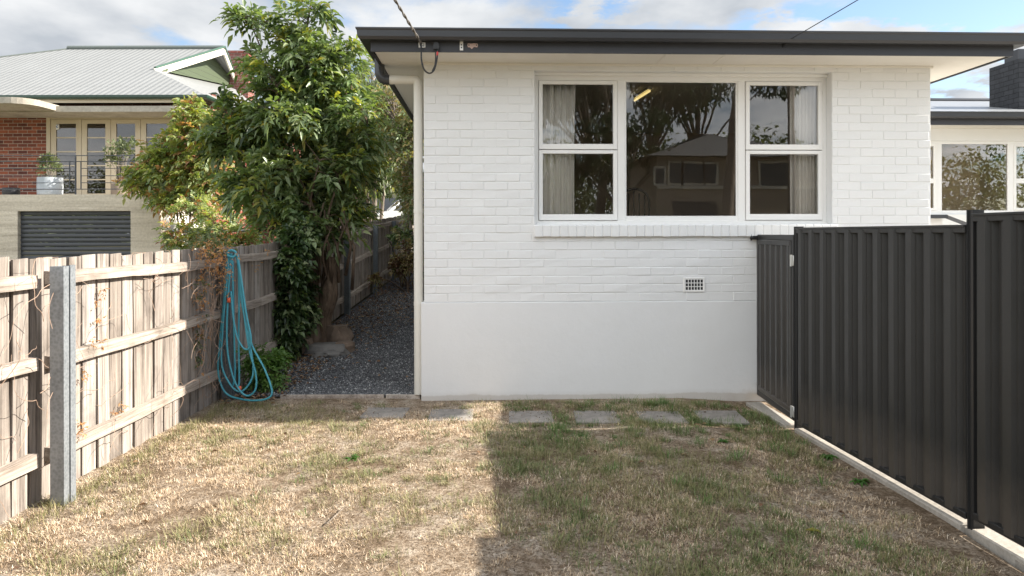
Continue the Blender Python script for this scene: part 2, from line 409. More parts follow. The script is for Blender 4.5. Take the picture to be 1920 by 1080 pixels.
def m_bark(name, lo, hi):
    t = NT(name); a = t.noise(t.coord(scale=(14, 14, 2.5)), 1.5, 6, 0.7, 0.5); c = t.ramp(a, [(0.35, lo), (0.65, hi)])
    t.bump(a, 0.8, 0.02); return t.set(c, 0.9, 0, 0.15)
def m_gravel():
    t = NT('blue_grey_gravel'); geo = t.new('ShaderNodeNewGeometry')
    c = t.ramp(geo.outputs['Random Per Island'], [(0, (0.045, 0.046, 0.05)), (0.6, (0.115, 0.118, 0.125)), (0.9, (0.22, 0.222, 0.225)), (1.0, (0.55, 0.55, 0.53))])
    return t.set(c, 0.75, 0, 0.4)
def m_island(name, cols, rough=0.8, spec=0.25):
    t = NT(name); geo = t.new('ShaderNodeNewGeometry'); n = len(cols)
    c = t.ramp(geo.outputs['Random Per Island'], [(i/max(1, n-1), c_) for i, c_ in enumerate(cols)])
    return t.set(c, rough, 0, spec)

M_WALL = m_wall(); M_RENDER = m_render()
M_TRIM = paint('white_gloss_trim', (0.80, 0.79, 0.765), 0.3, 0.02, 40, 0.05)
M_SOFFIT = paint('cream_soffit', (0.74, 0.71, 0.65), 0.55, 0.03, 8, 0.08)
M_CHAR = paint('charcoal_gutter_metal', (0.042, 0.044, 0.050), 0.32, 0.10, 5, 0.05, 0.5)
M_FASC = paint('charcoal_fascia_paint', (0.040, 0.041, 0.047), 0.45, 0.15, 30, 0.12, 0.4)
def m_steel_sheet():
    t = NT('charcoal_steel_sheet'); v = t.coord(); n = t.noise(v, 3.0, 6, 0.7); f = t.noise(v, 45, 5, 0.75)
    c = t.mix(n, (0.025, 0.0245, 0.023), (0.038, 0.0365, 0.034))
    g_ = t.new('ShaderNodeNewGeometry'); sp = t.new('ShaderNodeSeparateXYZ'); t.l.new(g_.outputs['Position'], sp.inputs[0])
    h = t.math('SUBTRACT', sp.outputs[2], t.math('MULTIPLY', t.noise(v, 9, 6, 0.8), 0.35))
    c = t.mix(t.ramp(h, [(0.0, 0.30), (0.25, 0.0)]), c, (0.15, 0.125, 0.10))
    c = t.mix(t.ramp(f, [(0.66, 0.0), (0.78, 0.5)]), c, (0.13, 0.12, 0.105))
    t.bump(t.noise(t.coord(scale=(2, 2, 0.6)), 1.2, 3), 0.25, 0.02)
    return t.set(c, t.ramp(n, [(0.3, 0.34), (0.7, 0.50)]), 0, 0.5)
M_FENCE = m_steel_sheet()
M_FENCEF = paint('charcoal_steel_frame', (0.022, 0.022, 0.022), 0.40, 0.10, 6, 0.05, 0.5)
M_BLACK = paint('black_plastic', (0.012, 0.012, 0.013), 0.4, 0.1, 60, 0.1)
M_PIPE = paint('cream_plastic_pipe', (0.70, 0.68, 0.62), 0.35, 0.04, 20, 0.05)
M_GLASS = m_glass('window_glass')
M_PALING = m_wood('weathered_paling', 'z', (0.095, 0.078, 0.066), (0.47, 0.43, 0.39))
M_RAIL = m_wood('weathered_rail', 'y', (0.16, 0.13, 0.105), (0.52, 0.465, 0.41))
M_GALV = m_galv('galvanised_steel', (0.15, 0.165, 0.175), (0.28, 0.30, 0.315))
M_GALVD = m_galv('aged_dark_steel', (0.07, 0.085, 0.095), (0.15, 0.17, 0.185))
M_ZINC = paint('bright_zinc', (0.62, 0.62, 0.60), 0.35, 0.08, 40, 0.1, 0.5, 0.7)
M_SOIL = m_soil()
M_CONC = m_concrete('pale_concrete', (0.22, 0.195, 0.165), (0.50, 0.46, 0.40))
M_PAVER = m_concrete('grey_slate_paver', (0.155, 0.142, 0.128), (0.34, 0.31, 0.28), 18)
M_BARK = m_bark('brown_bark', (0.06, 0.042, 0.03), (0.20, 0.145, 0.105))
M_BARKG = m_bark('pale_bark', (0.16, 0.13, 0.10), (0.36, 0.31, 0.26))
M_GRAVEL = m_gravel()
M_ROCK = m_concrete('brown_rock', (0.09, 0.07, 0.055), (0.22, 0.16, 0.12), 12)
M_ROCKG = m_concrete('grey_rock', (0.09, 0.085, 0.08), (0.20, 0.19, 0.18), 12)

# ---------------------------------------------------------------- setting: ground, lawn, path
def vnoise(x, y, s, seed=0):                        # smooth value noise, numpy
    r_ = np.random.default_rng(seed); T = r_.random((64, 64))
    x = x*s+100; y = y*s+100; xi = np.floor(x).astype(int); yi = np.floor(y).astype(int); fx = x-xi; fy = y-yi
    fx = fx*fx*(3-2*fx); fy = fy*fy*(3-2*fy)
    a = T[xi % 64, yi % 64]; b = T[(xi+1) % 64, yi % 64]; c = T[xi % 64, (yi+1) % 64]; d = T[(xi+1) % 64, (yi+1) % 64]
    return (a*(1-fx)+b*fx)*(1-fy)+(c*(1-fx)+d*fx)*fy
def fbm(x, y, s, seed=0):
    return 0.5*vnoise(x, y, s, seed)+0.3*vnoise(x, y, s*2.1, seed+1)+0.2*vnoise(x, y, s*4.3, seed+2)
def gnp(x, y):
    h = np.minimum(np.maximum(0, y-8.0)*0.058, 0.9)
    return h - np.where((x > 1.7) & (y < 8), np.minimum(0.04, (x-1.7)*0.07), 0)
def lawn_h(x, y):
    return gnp(x, y) + 0.004 + (0.045*(fbm(x, y, 1.7, 5)-0.5)+0.018*(fbm(x, y, 7.5, 6)-0.5))*np.clip((7.0-y)/0.5, 0.1, 1)*np.clip((2.4-x)/0.4, 0.1, 1)
def grid_sheet(name, x0, x1, y0, y1, nx, ny, hf, mat):
    xs = np.linspace(x0, x1, nx); ys = np.linspace(y0, y1, ny); X, Y = np.meshgrid(xs, ys); Z = hf(X, Y)
    V = np.stack([X.ravel(), Y.ravel(), Z.ravel()], 1); i = np.arange(nx*ny).reshape(ny, nx)
    F = np.stack([i[:-1, :-1].ravel(), i[:-1, 1:].ravel(), i[1:, 1:].ravel(), i[1:, :-1].ravel()], 1)
    return np_mesh(name, V, F, mat, smooth=True)
def m_far_ground():
    t = NT('far_grassy_ground'); v = t.coord(); a = t.noise(v, 0.6, 7, 0.7); b = t.noise(v, 12, 6, 0.7)
    c = t.ramp(t.math('ADD', t.math('MULTIPLY', a, 0.6), t.math('MULTIPLY', b, 0.4)), [(0.3, (0.07, 0.085, 0.035)), (0.5, (0.16, 0.15, 0.075)), (0.7, (0.30, 0.25, 0.15))])
    t.bump(b, 0.6, 0.05); return t.set(c, 0.95, 0, 0.1)
_gx = np.array([-400, -100, -30, 30, 100, 400.0]); _gy = np.array([-400, -50, 0, 9, 12, 16, 23.5, 40, 100, 800.0]); _X, _Y = np.meshgrid(_gx, _gy); _Z = np.minimum(np.maximum(0, _Y-9)*0.058, 0.9)-0.10
_V = np.stack([_X.ravel(), _Y.ravel(), _Z.ravel()], 1); _i = np.arange(60).reshape(10, 6)
gr = np_mesh('ground', _V, np.stack([_i[:-1, :-1].ravel(), _i[:-1, 1:].ravel(), _i[1:, 1:].ravel(), _i[1:, :-1].ravel()], 1), m_far_ground()); tag(gr, kind='structure')
lw = grid_sheet('lawn', -3.6, 2.56, -2.0, 7.32, 150, 200, lambda x, y: lawn_h(x, y), M_SOIL); tag(lw, kind='structure')
nb = grid_sheet('side_yard', -16, -2.98, 0.5, 30, 40, 60, lambda x, y: gnp(x, y)*1.0+0.02, m_far_ground()); tag(nb, kind='structure')
def m_path():
    t = NT('path_bed'); v = t.coord(); b = t.noise(v, 30, 6, 0.7); vo = t.new('ShaderNodeTexVoronoi'); vo.inputs['Scale'].default_value = 70; t.l.new(v, vo.inputs[0])
    c = t.ramp(t.math('ADD', t.math('MULTIPLY', b, 0.6), t.math('MULTIPLY', vo.outputs['Distance'], 0.5)), [(0.3, (0.035, 0.035, 0.038)), (0.7, (0.13, 0.13, 0.14))])
    t.bump(vo.outputs['Distance'], 1.0, 0.02); return t.set(c, 0.9, 0, 0.2)
pt = grid_sheet('path', -2.9, -0.8, 7.3, 26, 20, 90, lambda x, y: gnp(x, y)+0.02, m_path()); tag(pt, kind='structure')
dv = MB().box(2.60, 14, -8, 11.5, -0.2, -0.022).build('driveway', M_CONC); tag(dv, kind='structure')

# ---------------------------------------------------------------- the white brick house
TH = R(2.2); HO = Vector((-0.88, 7.2, 0)); EU = Vector((math.cos(TH), math.sin(TH), 0)); EV = Vector((-math.sin(TH), math.cos(TH), 0))
def HP(px, py, v=0.0):                              # photo pixel on a plane v metres behind the front wall -> (u, z)
    d = Vector(((px-960)/FPX, 1, -(py-HOR)/FPX)); t = (v + HO.dot(EV)) / d.dot(EV)
    p = d*t; return (p-HO).dot(EU), EYE+p.z
house = thing('brick_house', 'white painted brick house with charcoal gutter and wide window facing the dry lawn', 'house', HO, TH)
WL = 5.186; ZS = 3.378; ZR = 0.985                 # wall length, soffit height, top of the render
def hb(mb, name, mat, parent=house, **k): return mb.build(name, mat, parent, local=True, **k)
# window opening
ou0 = HP(1003, 300)[0]; ou1 = HP(1560, 300)[0]; oz0 = HP(1100, 419)[1]; oz1 = HP(1280, 139)[1]
CH = 0.0862
oz0 = ZR + round((oz0-ZR)/CH)*CH; oz1 = ZR + round((oz1-ZR)/CH)*CH
w = MB()
for (a, b, c, d) in ((0, ou0, ZR, ZS), (ou1, WL, ZR, ZS), (ou0, ou1, ZR, oz0), (ou0, ou1, oz1, ZS)):
    w.box(a, b, 0.0, 0.23, c, d)
w.box(0, 0.22, 0.23, 14, 0.0, ZS); w.box(WL-0.22, WL, 0.23, 14, 0.0, ZS)
wall = hb(w, 'wall', M_WALL)
br = MB(); row = 0; z = ZR
def brick(u0, u1, z0, z1, fr):
    if u1-u0 < 0.02: return
    c = 0.0045; j = lambda: random.uniform(-0.0012, 0.0012)
    d0 = fr*0.62 + random.uniform(-0.0022, 0.0022)
    u0 += 0.0028+j(); u1 -= 0.0028+j(); z0 += 0.0030+j(); z1 -= 0.0030+j()
    t1 = random.uniform(-0.0018, 0.0018); t2 = random.uniform(-0.0018, 0.0018)
    v = [(u0, 0, z0), (u1, 0, z0), (u1, 0, z1), (u0, 0, z1),
         (u0, -d0*0.55, z0), (u1, -d0*0.55, z0), (u1, -d0*0.55, z1), (u0, -d0*0.55, z1),
         (u0+c, -d0+t1, z0+c), (u1-c, -d0-t1, z0+c), (u1-c, -d0+t2, z1-c), (u0+c, -d0-t2, z1-c)]
    f = [(8, 9, 10, 11)]
    for k in range(4):
        f.append((k, (k+1) % 4, 4+(k+1) % 4, 4+k)); f.append((4+k, 4+(k+1) % 4, 8+(k+1) % 4, 8+k))
    br.add(v, f)
while z < ZS-0.02:
    z1 = min(z+CH, ZS); mz = (z+z1)/2
    u = -0.12 if row % 2 else 0.0
    while u < WL:
        a = max(u, 0); b = min(u+0.2405, WL)
        if oz0 < mz < oz1:
            if a < ou0 < b: brick(a, ou0, z, z1, 0.0075)
            elif a < ou1 < b: brick(ou1, b, z, z1, 0.0075)
            elif b <= ou0 or a >= ou1: brick(a, b, z, z1, 0.0075)
        else: brick(a, b, z, z1, 0.0075)
        u += 0.2405
    z = z1; row += 1
bricks = br.build('brick_facing', M_WALL, wall, local=True)
# render plinth, standing proud
rb = MB(); rb.box(-0.03, WL+0.03, -0.015, 0.23, -0.25, ZR-0.002, 0.006); hb(rb, 'rendered_base', M_RENDER)
# brick-on-edge sill
sb = MB(); u = ou0-0.01; k = 0
while u < ou1+0.0:
    jt = random.uniform(-0.002, 0.002)
    sb.box(u+0.003, u+0.083, -0.048+jt, 0.15, oz0-0.125+jt, oz0-0.006, 0.006); u += 0.086
hb(sb, 'window_sill', M_WALL)
sb2 = MB(); sb2.box(ou0-0.008, u-0.004, -0.040, 0.02, oz0-0.120, oz0-0.012); hb(sb2, 'sill_mortar', M_WALL)
# window
win = thing('window', None, None) if False else bpy.data.objects.new('window', None)
COL.objects.link(win); win.parent = house; TM[win] = TM[house]
FV = 0.115                                          # frame face depth
def wz(py, v=FV): return HP(1280, py, v)[1]
def wu(px, v=FV): return HP(px, 300, v)[0]
fr = MB(); zt, zb = oz1, oz0
fu0, fu1 = ou0, ou1
def rect_frame(mb, u0, u1, z0, z1, t, v0, v1, tb=None, tt=None, ch=0.003):
    tb = tb or t; tt = tt or t
    mb.box(u0, u0+t, v0, v1, z0, z1, ch); mb.box(u1-t, u1, v0, v1, z0, z1, ch)
    mb.box(u0+t-ch, u1-t+ch, v0+0.001, v1-0.001, z0, z0+tb, ch); mb.box(u0+t-ch, u1-t+ch, v0+0.001, v1-0.001, z1-tt, z1, ch)
mu1, mu2 = wu(1165), wu(1391)
frw = 0.045
rect_frame(fr, fu0, fu1, zb, zt, frw, FV, FV+0.09, tb=0.04, tt=0.075)
for m_ in (mu1, mu2): fr.box(m_-0.038, m_+0.038, FV+0.002, FV+0.088, zb+0.038, zt-0.073, 0.003)
hb(fr, 'window_frame', M_TRIM, win)
hd = MB(); hd.box(fu0, fu1, FV-0.035, FV, zt-0.030, zt-0.001, 0.003); hd.box(fu0, fu0+0.02, FV-0.02, FV, zb+0.002, zt-0.031, 0.003)
hd.box(fu0+0.02, fu1, FV-0.03, FV, zb, zb+0.016, 0.003); hb(hd, 'storm_mould', M_TRIM, win)
def sash(u0, u1, z0, z1, tl, tb, tt, glass):
    f = MB(); rect_frame(f, u0, u1, z0, z1, tl, FV-0.012, FV+0.035, tb, tt)
    s_ = hb(f, 'sash', M_TRIM, win)
    gm = MB(); gm.box(u0+tl-0.004, u1-tl+0.004, FV+0.012, FV+0.016, z0+tb-0.004, z1-tt+0.004); hb(gm, 'pane', M_GLASS, win)
gap = 0.004
for (a, b) in ((fu0+frw, mu1-0.038), (mu2+0.038, fu1-frw)):
    zmid = wz(282)
    for (c, d) in ((zb+0.04, zmid), (zmid, zt-0.075)):
        sash(a+gap, b-gap, c+gap, d-gap, 0.040, 0.062 if c < zmid-0.1 else 0.055, 0.036, True)
gm = MB(); gm.box(mu1+0.034, mu2-0.034, FV+0.02, FV+0.025, zb+0.06, zt-0.07); hb(gm, 'pane', M_GLASS, win)
bd = MB(); rect_frame(bd, mu1+0.036, mu2-0.036, zb+0.036, zt-0.072, 0.02, FV+0.012, FV+0.05, 0.052, 0.014); hb(bd, 'glazing_bead', M_TRIM, win)
# air vent
av = bpy.data.objects.new('air_vent', None); COL.objects.link(av); av.parent = house; TM[av] = TM[house]
vu0, vz1 = HP(1281, 521); vu1, vz0 = HP(1321, 548)
f = MB(); rect_frame(f, vu0, vu1, vz0, vz1, 0.018, -0.016, 0.0); hb(f, 'vent_surround', M_TRIM, av)
f = MB(); iu0, iu1, iz0, iz1 = vu0+0.018, vu1-0.018, vz0+0.018, vz1-0.018
for i in range(7): x = iu0+(iu1-iu0)*i/6; f.box(x-0.004, x+0.004, -0.012, -0.006, iz0, iz1)
for i in range(4): zq = iz0+(iz1-iz0)*i/3; f.box(iu0, iu1, -0.0125, -0.007, zq-0.004, zq+0.004)
hb(f, 'vent_grille', M_TRIM, av); f = MB(); f.box(iu0, iu1, -0.0095, -0.0085, iz0, iz1); hb(f, 'vent_hole', M_BLACK, av)
# soffit, fascia, gutter (plan path runs left side -> front -> right side)
OH, OS = 0.47, 0.43
pl = [(-OS, 14), (-OS, -OH), (WL+OS+0.06, -OH), (WL+OS+0.06, 5.2)]
sf = MB(); sf.box(-OS+0.01, WL+OS+0.05, -OH+0.01, -0.002, ZS, ZS+0.02); sf.box(-OS+0.01, -0.002, -0.001, 14, ZS, ZS+0.02); sf.box(WL+0.002, WL+OS+0.05, -0.001, 4.2, ZS, ZS+0.02)
hb(sf, 'soffit', M_SOFFIT)
cv = MB(); cv.box(-0.02, WL+0.02, -0.024, -0.0085, ZS-0.022, ZS, 0.003)
for q in (1244, 1352):
    uu = HP(q, 110, -0.25)[0]; cv.box(uu-0.016, uu+0.016, -OH+0.03, -0.03, ZS-0.005, ZS)
hb(cv, 'soffit_batten', M_SOFFIT)
fs = MB(); fs.sweep([(0, ZS-0.012), (0.02, ZS-0.012), (0.02, ZS+0.125), (0, ZS+0.125)], pl); hb(fs, 'fascia', M_FASC)
gt = MB(); gz = ZS+0.085
prof = [(0.021, gz), (0.105, gz-0.004), (0.125, gz+0.02), (0.130, gz+0.075), (0.140, gz+0.085), (0.140, gz+0.098), (0.118, gz+0.098), (0.118, gz+0.09),(0.112, gz+0.03), (0.098, gz+0.012), (0.035, gz+0.016), (0.035, gz+0.10), (0.021, gz+0.10)]
gt.sweep(prof, [(p[0], p[1]) for p in pl]); hb(gt, 'gutter', M_CHAR)
M_ROOFD = m_corrugated('grey_sheet_roof', (0.16, 0.165, 0.175), 0.19, 'x', 0.4, 40, 0.05)
rf = MB(); x0, x1, y0 = -OS, WL+OS+0.06, -OH; cx = (x0+x1)/2; rz_ = ZS+0.125
rf.add([(x0, y0, rz_), (x1, y0, rz_), (x1, 14, rz_), (x0, 14, rz_), (cx, y0+3.1, rz_+0.42), (cx, 14, rz_+0.42)], [(0, 1, 4), (1, 2, 5, 4), (0, 4, 5, 3), (2, 3, 5), (0, 3, 2, 1)])
hb(rf, 'roof', M_ROOFD)
# downpipe
pr = 0.046; zp = HP(760, 149, 0.08)[1]; upx = -0.064
dp = MB(); du = -0.45
def arc(c, r, a0, a1, n, plane='xz', other=0.0):
    return [(c[0]+r*math.cos(a0+(a1-a0)*i/n), other, c[1]+r*math.sin(a0+(a1-a0)*i/n)) for i in range(n+1)]
pth = arc((du+0.075, zp+0.075), 0.075, R(180), R(270), 6, other=0.09)
el = MB(); el.tube([(du, 0.09, gz+0.02), (du, 0.09, zp+0.09)]+pth+[(du+0.10, 0.09, zp)], pr*1.12, 14); 
dpipe = bpy.data.objects.new('downpipe', None); COL.objects.link(dpipe); dpipe.parent = house; TM[dpipe] = TM[house]
hb(el, 'pipe_elbow', M_CHAR, dpipe, smooth=True, angle=50)
el = MB(); el.tube([(du+0.09, 0.09, zp), (upx-0.05, 0.09, zp)]+arc((upx-0.045, zp-0.045), 0.045, R(90), R(0), 5, other=0.09)+[(upx, 0.09, zp-0.1), (upx, 0.09, 0.05)], pr, 14)
el.tube([(upx, 0.09, 1.92), (upx, 0.09, 1.88)], pr*1.06, 14); el.tube([(upx, 0.09, 0.98), (upx, 0.09, 0.94)], pr*1.06, 14)
hb(el, 'pipe', M_PIPE, dpipe, smooth=True, angle=50)
# fittings on the fascia
VF = -OH-0.021
def fu(px, py): return HP(px, py, VF)
a = fu(792, 84)
pm = MB(); rect_frame(pm, a[0]-0.032, a[0]+0.032, a[1]-0.025, a[1]+0.025, 0.012, VF-0.006, VF+0.002); pm.box(a[0]-0.004, a[0]+0.016, VF-0.02, VF, a[1]-0.007, a[1]+0.007)
hb(pm, 'cable_bracket', M_TRIM)
c = fu(819, 86)
cap_ = MB(); prof2 = [(0.032*math.sin(t_), 0.05*math.cos(t_)) for t_ in np.linspace(-2.1, 2.1, 15)]
cap_.prism([(c[0]+p[0]*0.9, c[1]+p[1]*0.85-0.016) for p in prof2], 'y', VF-0.045, VF+0.002); hb(cap_, 'connector_cap', M_BLACK)
c2 = fu(866, 84)
pm = MB(); pm.box(c2[0]-0.016, c2[0]+0.016, VF-0.004, VF+0.001, c2[1]-0.052, c2[1]+0.052, 0.0015)
for q in (0.038, 0.0, -0.028): pm_h = q
hb(pm, 'strap_plate', M_TRIM)
c3 = fu(887, 85)
for (hx, hz, hr_, hv) in ((c2[0], c2[1]+0.038, 0.007, 0.0065), (c2[0], c2[1], 0.007, 0.0065), (c2[0], c2[1]-0.026, 0.007, 0.0065), (c3[0]-0.035, c3[1]+0.002, 0.006, 0.0045), (c3[0]+0.035, c3[1]+0.002, 0.006, 0.0045)):
    pm = MB(); pm.prism([(hx+hr_*math.cos(t_), hz+hr_*math.sin(t_)) for t_ in np.linspace(0, 2*math.pi, 9)[:-1]], 'y', VF-hv, VF-0.002); hb(pm, 'screw_hole', M_BLACK)
pm = MB(); pm.prism([(c3[0]+x_, c3[1]+z_) for x_, z_ in ((-0.05, 0.0), (-0.045, 0.018), (-0.01, 0.016), (0.012, 0.02), (0.045, 0.018), (0.05, 0.0), (0.043, -0.018), (0.012, -0.014), (-0.008, -0.034), (-0.028, -0.018), (-0.044, -0.018))], 'y', VF-0.003, VF+0.001)
hb(pm, 'bare_timber_patch', paint('pinkish_bare_timber', (0.55, 0.40, 0.35), 0.8, 0.15))
hk = fu(1470, 82); pm = MB(); pm.tube([(hk[0]-0.03, VF, hk[1]+0.0), (hk[0]-0.005, VF-0.03, hk[1]-0.02), (hk[0]+0.01, VF-0.05, hk[1]+0.0), (hk[0], VF-0.03, hk[1]+0.015)], 0.006, 6); pm.box(hk[0]-0.012, hk[0]+0.012, VF-0.012, VF, hk[1]-0.04, hk[1]+0.01)
hb(pm, 'wire_hook', M_BLACK)
# interior of the front room
M_IW = paint('tan_room_wall', (0.60, 0.50, 0.42), 0.8, 0.03); M_IC = paint('room_ceiling', (0.70, 0.66, 0.60), 0.8, 0.03); M_IF = paint('brown_carpet', (0.34, 0.27, 0.21), 0.95, 0.1)
im = MB(); im.box(0.24, WL-0.24, 4.6, 4.7, 0.55, 3.33); im.box(0.23, 0.25, 0.25, 4.6, 0.55, 3.33); im.box(WL-0.25, WL-0.23, 0.25, 4.6, 0.55, 3.33)
hb(im, 'room_wall', M_IW)
im = MB(); im.box(0.23, WL-0.23, 0.232, 4.7, 3.33, 3.36); hb(im, 'room_ceiling', M_IC)
im = MB(); im.box(0.23, WL-0.23, 0.232, 4.7, 0.50, 0.55); hb(im, 'room_floor', M_IF)
# wing set back on the right
VW = 4.3
def WP(px, py, v=VW): return HP(px, py, v)
wu0 = WP(1700, 300)[0]; WR = wu0+9.5
zf0 = ZS
wz0 = WP(1850, 402)[1]; wz1 = WP(1850, 266)[1]
ww = MB(); ww.box(WL, WR, VW, VW+0.22, wz1, ZS); ww.box(WL, WR, VW, VW+0.22, -0.1, wz0); hb(ww, 'wing_wall', M_WALL)
wn_ = bpy.data.objects.new('wing_window', None); COL.objects.link(wn_); wn_.parent = house; TM[wn_] = TM[house]
edges = [WP(q, 300)[0] for q in (1698, 1763, 1898, 1990, 2100, 2240)]
f = MB()
rect_frame(f, WL+0.002, edges[-1], wz0, wz1, 0.05, VW+0.03, VW+0.12)
for e in edges[1:-1]: f.box(e-0.05, e+0.05, VW+0.032, VW+0.118, wz0+0.048, wz1-0.048, 0.003)
hb(f, 'window_frame', M_TRIM, wn_)
zm = WP(1900, 341)[1]
for i in range(5):
    a_, b_ = (WL+0.05 if i == 0 else edges[i]+0.05), (edges[i+1]-0.05)
    if i in (0, 2, 4):
        for (q0, q1) in ((wz0+0.05, zm), (zm, wz1-0.05)):
            f = MB(); rect_frame(f, a_, b_, q0, q1, 0.04, VW+0.02, VW+0.07); hb(f, 'sash', M_TRIM, wn_)
            f = MB(); f.box(a_+0.035, b_-0.035, VW+0.045, VW+0.05, q0+0.035, q1-0.035); hb(f, 'pane', M_GLASS, wn_)
    else:
        f = MB(); f.box(a_-0.002, b_+0.002, VW+0.05, VW+0.055, wz0+0.05, wz1-0.05); hb(f, 'pane', M_GLASS, wn_)
im = MB(); im.box(WL, WR, VW+3.5, VW+3.6, 0.5, 3.33); im.box(WL, WL+0.02, VW+0.24, VW+3.5, 0.5, 3.33); im.box(WR-0.1, WR, VW+0.24, VW+3.5, 0.5, 3.33); im.box(WL+0.3, WP(1838, 300, VW+1.2)[0], VW+1.2, VW+1.3, 0.5, 3.33)
hb(im, 'wing_room_wall', paint('tan_wing_wall', (0.70, 0.54, 0.38), 0.8, 0.03))
im = MB(); im.box(WL+0.02, WR-0.1, VW+0.24, VW+3.5, 3.33, 3.36); im.box(WL+0.02, WR-0.1, VW+0.24, VW+3.5, 0.5, 0.55); hb(im, 'wing_room_floor', M_IC)
OW = 0.45
sf = MB(); sf.box(WL+0.5, WR+0.4, VW-OW, VW-0.002, ZS, ZS+0.02); hb(sf, 'wing_soffit', M_SOFFIT)
pl2 = [(WL+0.45, VW-OW), (WR+0.4, VW-OW)]
fs = MB(); fs.sweep([(0, ZS-0.012), (0.02, ZS-0.012), (0.02, ZS+0.125), (0, ZS+0.125)], pl2); hb(fs, 'wing_fascia', M_FASC)
gt = MB(); gt.sweep(prof, pl2); hb(gt, 'wing_gutter', M_CHAR)
rf = MB(); zq = ZS+0.17; yq = VW-OW
rf.add([(WL-2, yq, zq), (WR+0.4, yq, zq), (WR+0.4, yq+4.0, zq+0.95), (WL-2, yq+4.0, zq+0.95), (WR+0.4, yq+8, zq), (WL-2, yq+8, zq)], [(0, 1, 2, 3), (3, 2, 4, 5), (0, 3, 5), (1, 4, 2), (0, 5, 4, 1)])
hb(rf, 'wing_roof', m_corrugated('grey_wing_roof', (0.30, 0.31, 0.32), 0.19, 'x', 0.4, 40, 0.08))
rd = MB(); rd.tube([(WL-2, yq+4.0, zq+0.96), (WR+0.4, yq+4.0, zq+0.96)], 0.05, 8); hb(rd, 'ridge_cap', M_CHAR)
M_DB = m_brick('charcoal_painted_brick', (0.045, 0.047, 0.052), (0.055, 0.057, 0.062), (0.025, 0.026, 0.028)); M_DBY = m_brick('charcoal_painted_brick_side', (0.045, 0.047, 0.052), (0.055, 0.057, 0.062), (0.025, 0.026, 0.028), axes='yz')
cq = P(1912, 112, 12.6); lc = TM[house].inverted() @ cq
ch = MB(); ch.box(lc.x, lc.x+0.9, lc.y, lc.y+0.75, 3.0, lc.z); chm = hb(ch, 'chimney', M_DBY)
ch = MB(); ch.box(lc.x+0.02, lc.x+0.35, lc.y+0.05, lc.y+0.4, lc.z, lc.z+0.19, 0.01); hb(ch, 'chimney_pot', M_CHAR, chm)
# little lean-to canopy edge behind the fence, right of the wall corner
cp = MB(); b0 = WP(1745, 407, 2.4); b1 = WP(1772, 406, 2.4)
cp.box(WL+0.01, b1[0], 2.35, 2.45, b0[1]-0.03, b0[1]+0.02); cp.bar((b1[0], 2.4, b0[1]), (b1[0]+0.9, 1.6, b0[1]-0.55), 0.05, 0.05); hb(cp, 'porch_edge', M_CHAR)
cp = MB(); cp.box(WL+0.01, b1[0]+0.0, 2.46, VW-0.01, b0[1]-0.35, b0[1]-0.03); cp.box(b1[0], b1[0]+2.2, VW-0.06, VW-0.005, wz0-0.25, wz0-0.02); hb(cp, 'porch_panel', M_TRIM)

# things in the room
def hthing(name, label, cat, u, v, z, group=None):
    p = TM[house] @ Vector((u, v, z)); return thing(name, label, cat, p, TH, group)
def curtain(label, pxa, pxb, dens):
    u0, u1 = HP(pxa, 300, 0.26)[0], HP(pxb, 300, 0.26)[0]; n = 90; vs = []; fs = []
    for j in range(14):
        z_ = 1.05+j*(3.28-1.05)/13; sp = 1.0-0.05*math.sin(j/13*math.pi)
        for i in range(n):
            t_ = i/(n-1); ph = t_*dens*2*math.pi+0.6*math.sin(t_*9)+j*0.02
            u_ = u0+(u1-u0)*t_*sp; v_ = 0.245+0.034*math.sin(ph)+0.014*math.sin(ph*2.3+1); vs.append(Vector((u_, v_, z_)))
    for j in range(13):
        for i in range(n-1): fs.append((j*n+i, j*n+i+1, (j+1)*n+i+1, (j+1)*n+i))
    mb = MB(); mb.add([TM[house] @ q for q in vs], fs)
    o = mb.build('curtain', MATS['curt'], smooth=True); tag(o, label, 'curtain', 'curtains inside the wide window')
    sm = o.modifiers.new('thickness', 'SOLIDIFY'); sm.thickness = 0.0015
tcu = NT('pale_curtain_fabric'); tcu.set((0.93, 0.92, 0.90), 0.85, 0, 0.2); MATS['curt'] = tcu.m
curtain('pale curtain gathered behind the left sashes of the wide window', 1010, 1080, 5)
curtain('pale curtain gathered behind the right sashes of the wide window', 1482, 1538, 6)
# fluorescent tube on the ceiling
a3 = HP(1192, 187, 2.2)
flp = TM[house] @ Vector((HP(1190, 180, 2.0)[0], 2.0, 3.20))
lt = thing('ceiling_light', 'lit fluorescent tube light seen through the middle pane at the top', 'light', flp)
t = NT('lit_fluorescent_tube'); t.b.inputs['Emission Color'].default_value = (1.0, 0.78, 0.30, 1); t.b.inputs['Emission Strength'].default_value = 0.5; t.set((0.9, 0.85, 0.6), 0.4)
pa = Vector((1.495, 8.75, 3.285)); pb = Vector((1.57, 8.13, 3.285)); pb = pa+(pb-pa)*0.85
zc = (TM[house] @ Vector((0, 0, 3.33))).z
MB().tube([pa, pb + (pb-pa)*0.1], 0.013, 10).build('tube', t.m, lt, smooth=True)
MB().bar(pa+Vector((0, 0, 0.03)), pb+(pb-pa)*0.1+Vector((0, 0, 0.03)), 0.05, 0.02).build('housing', M_TRIM, lt)
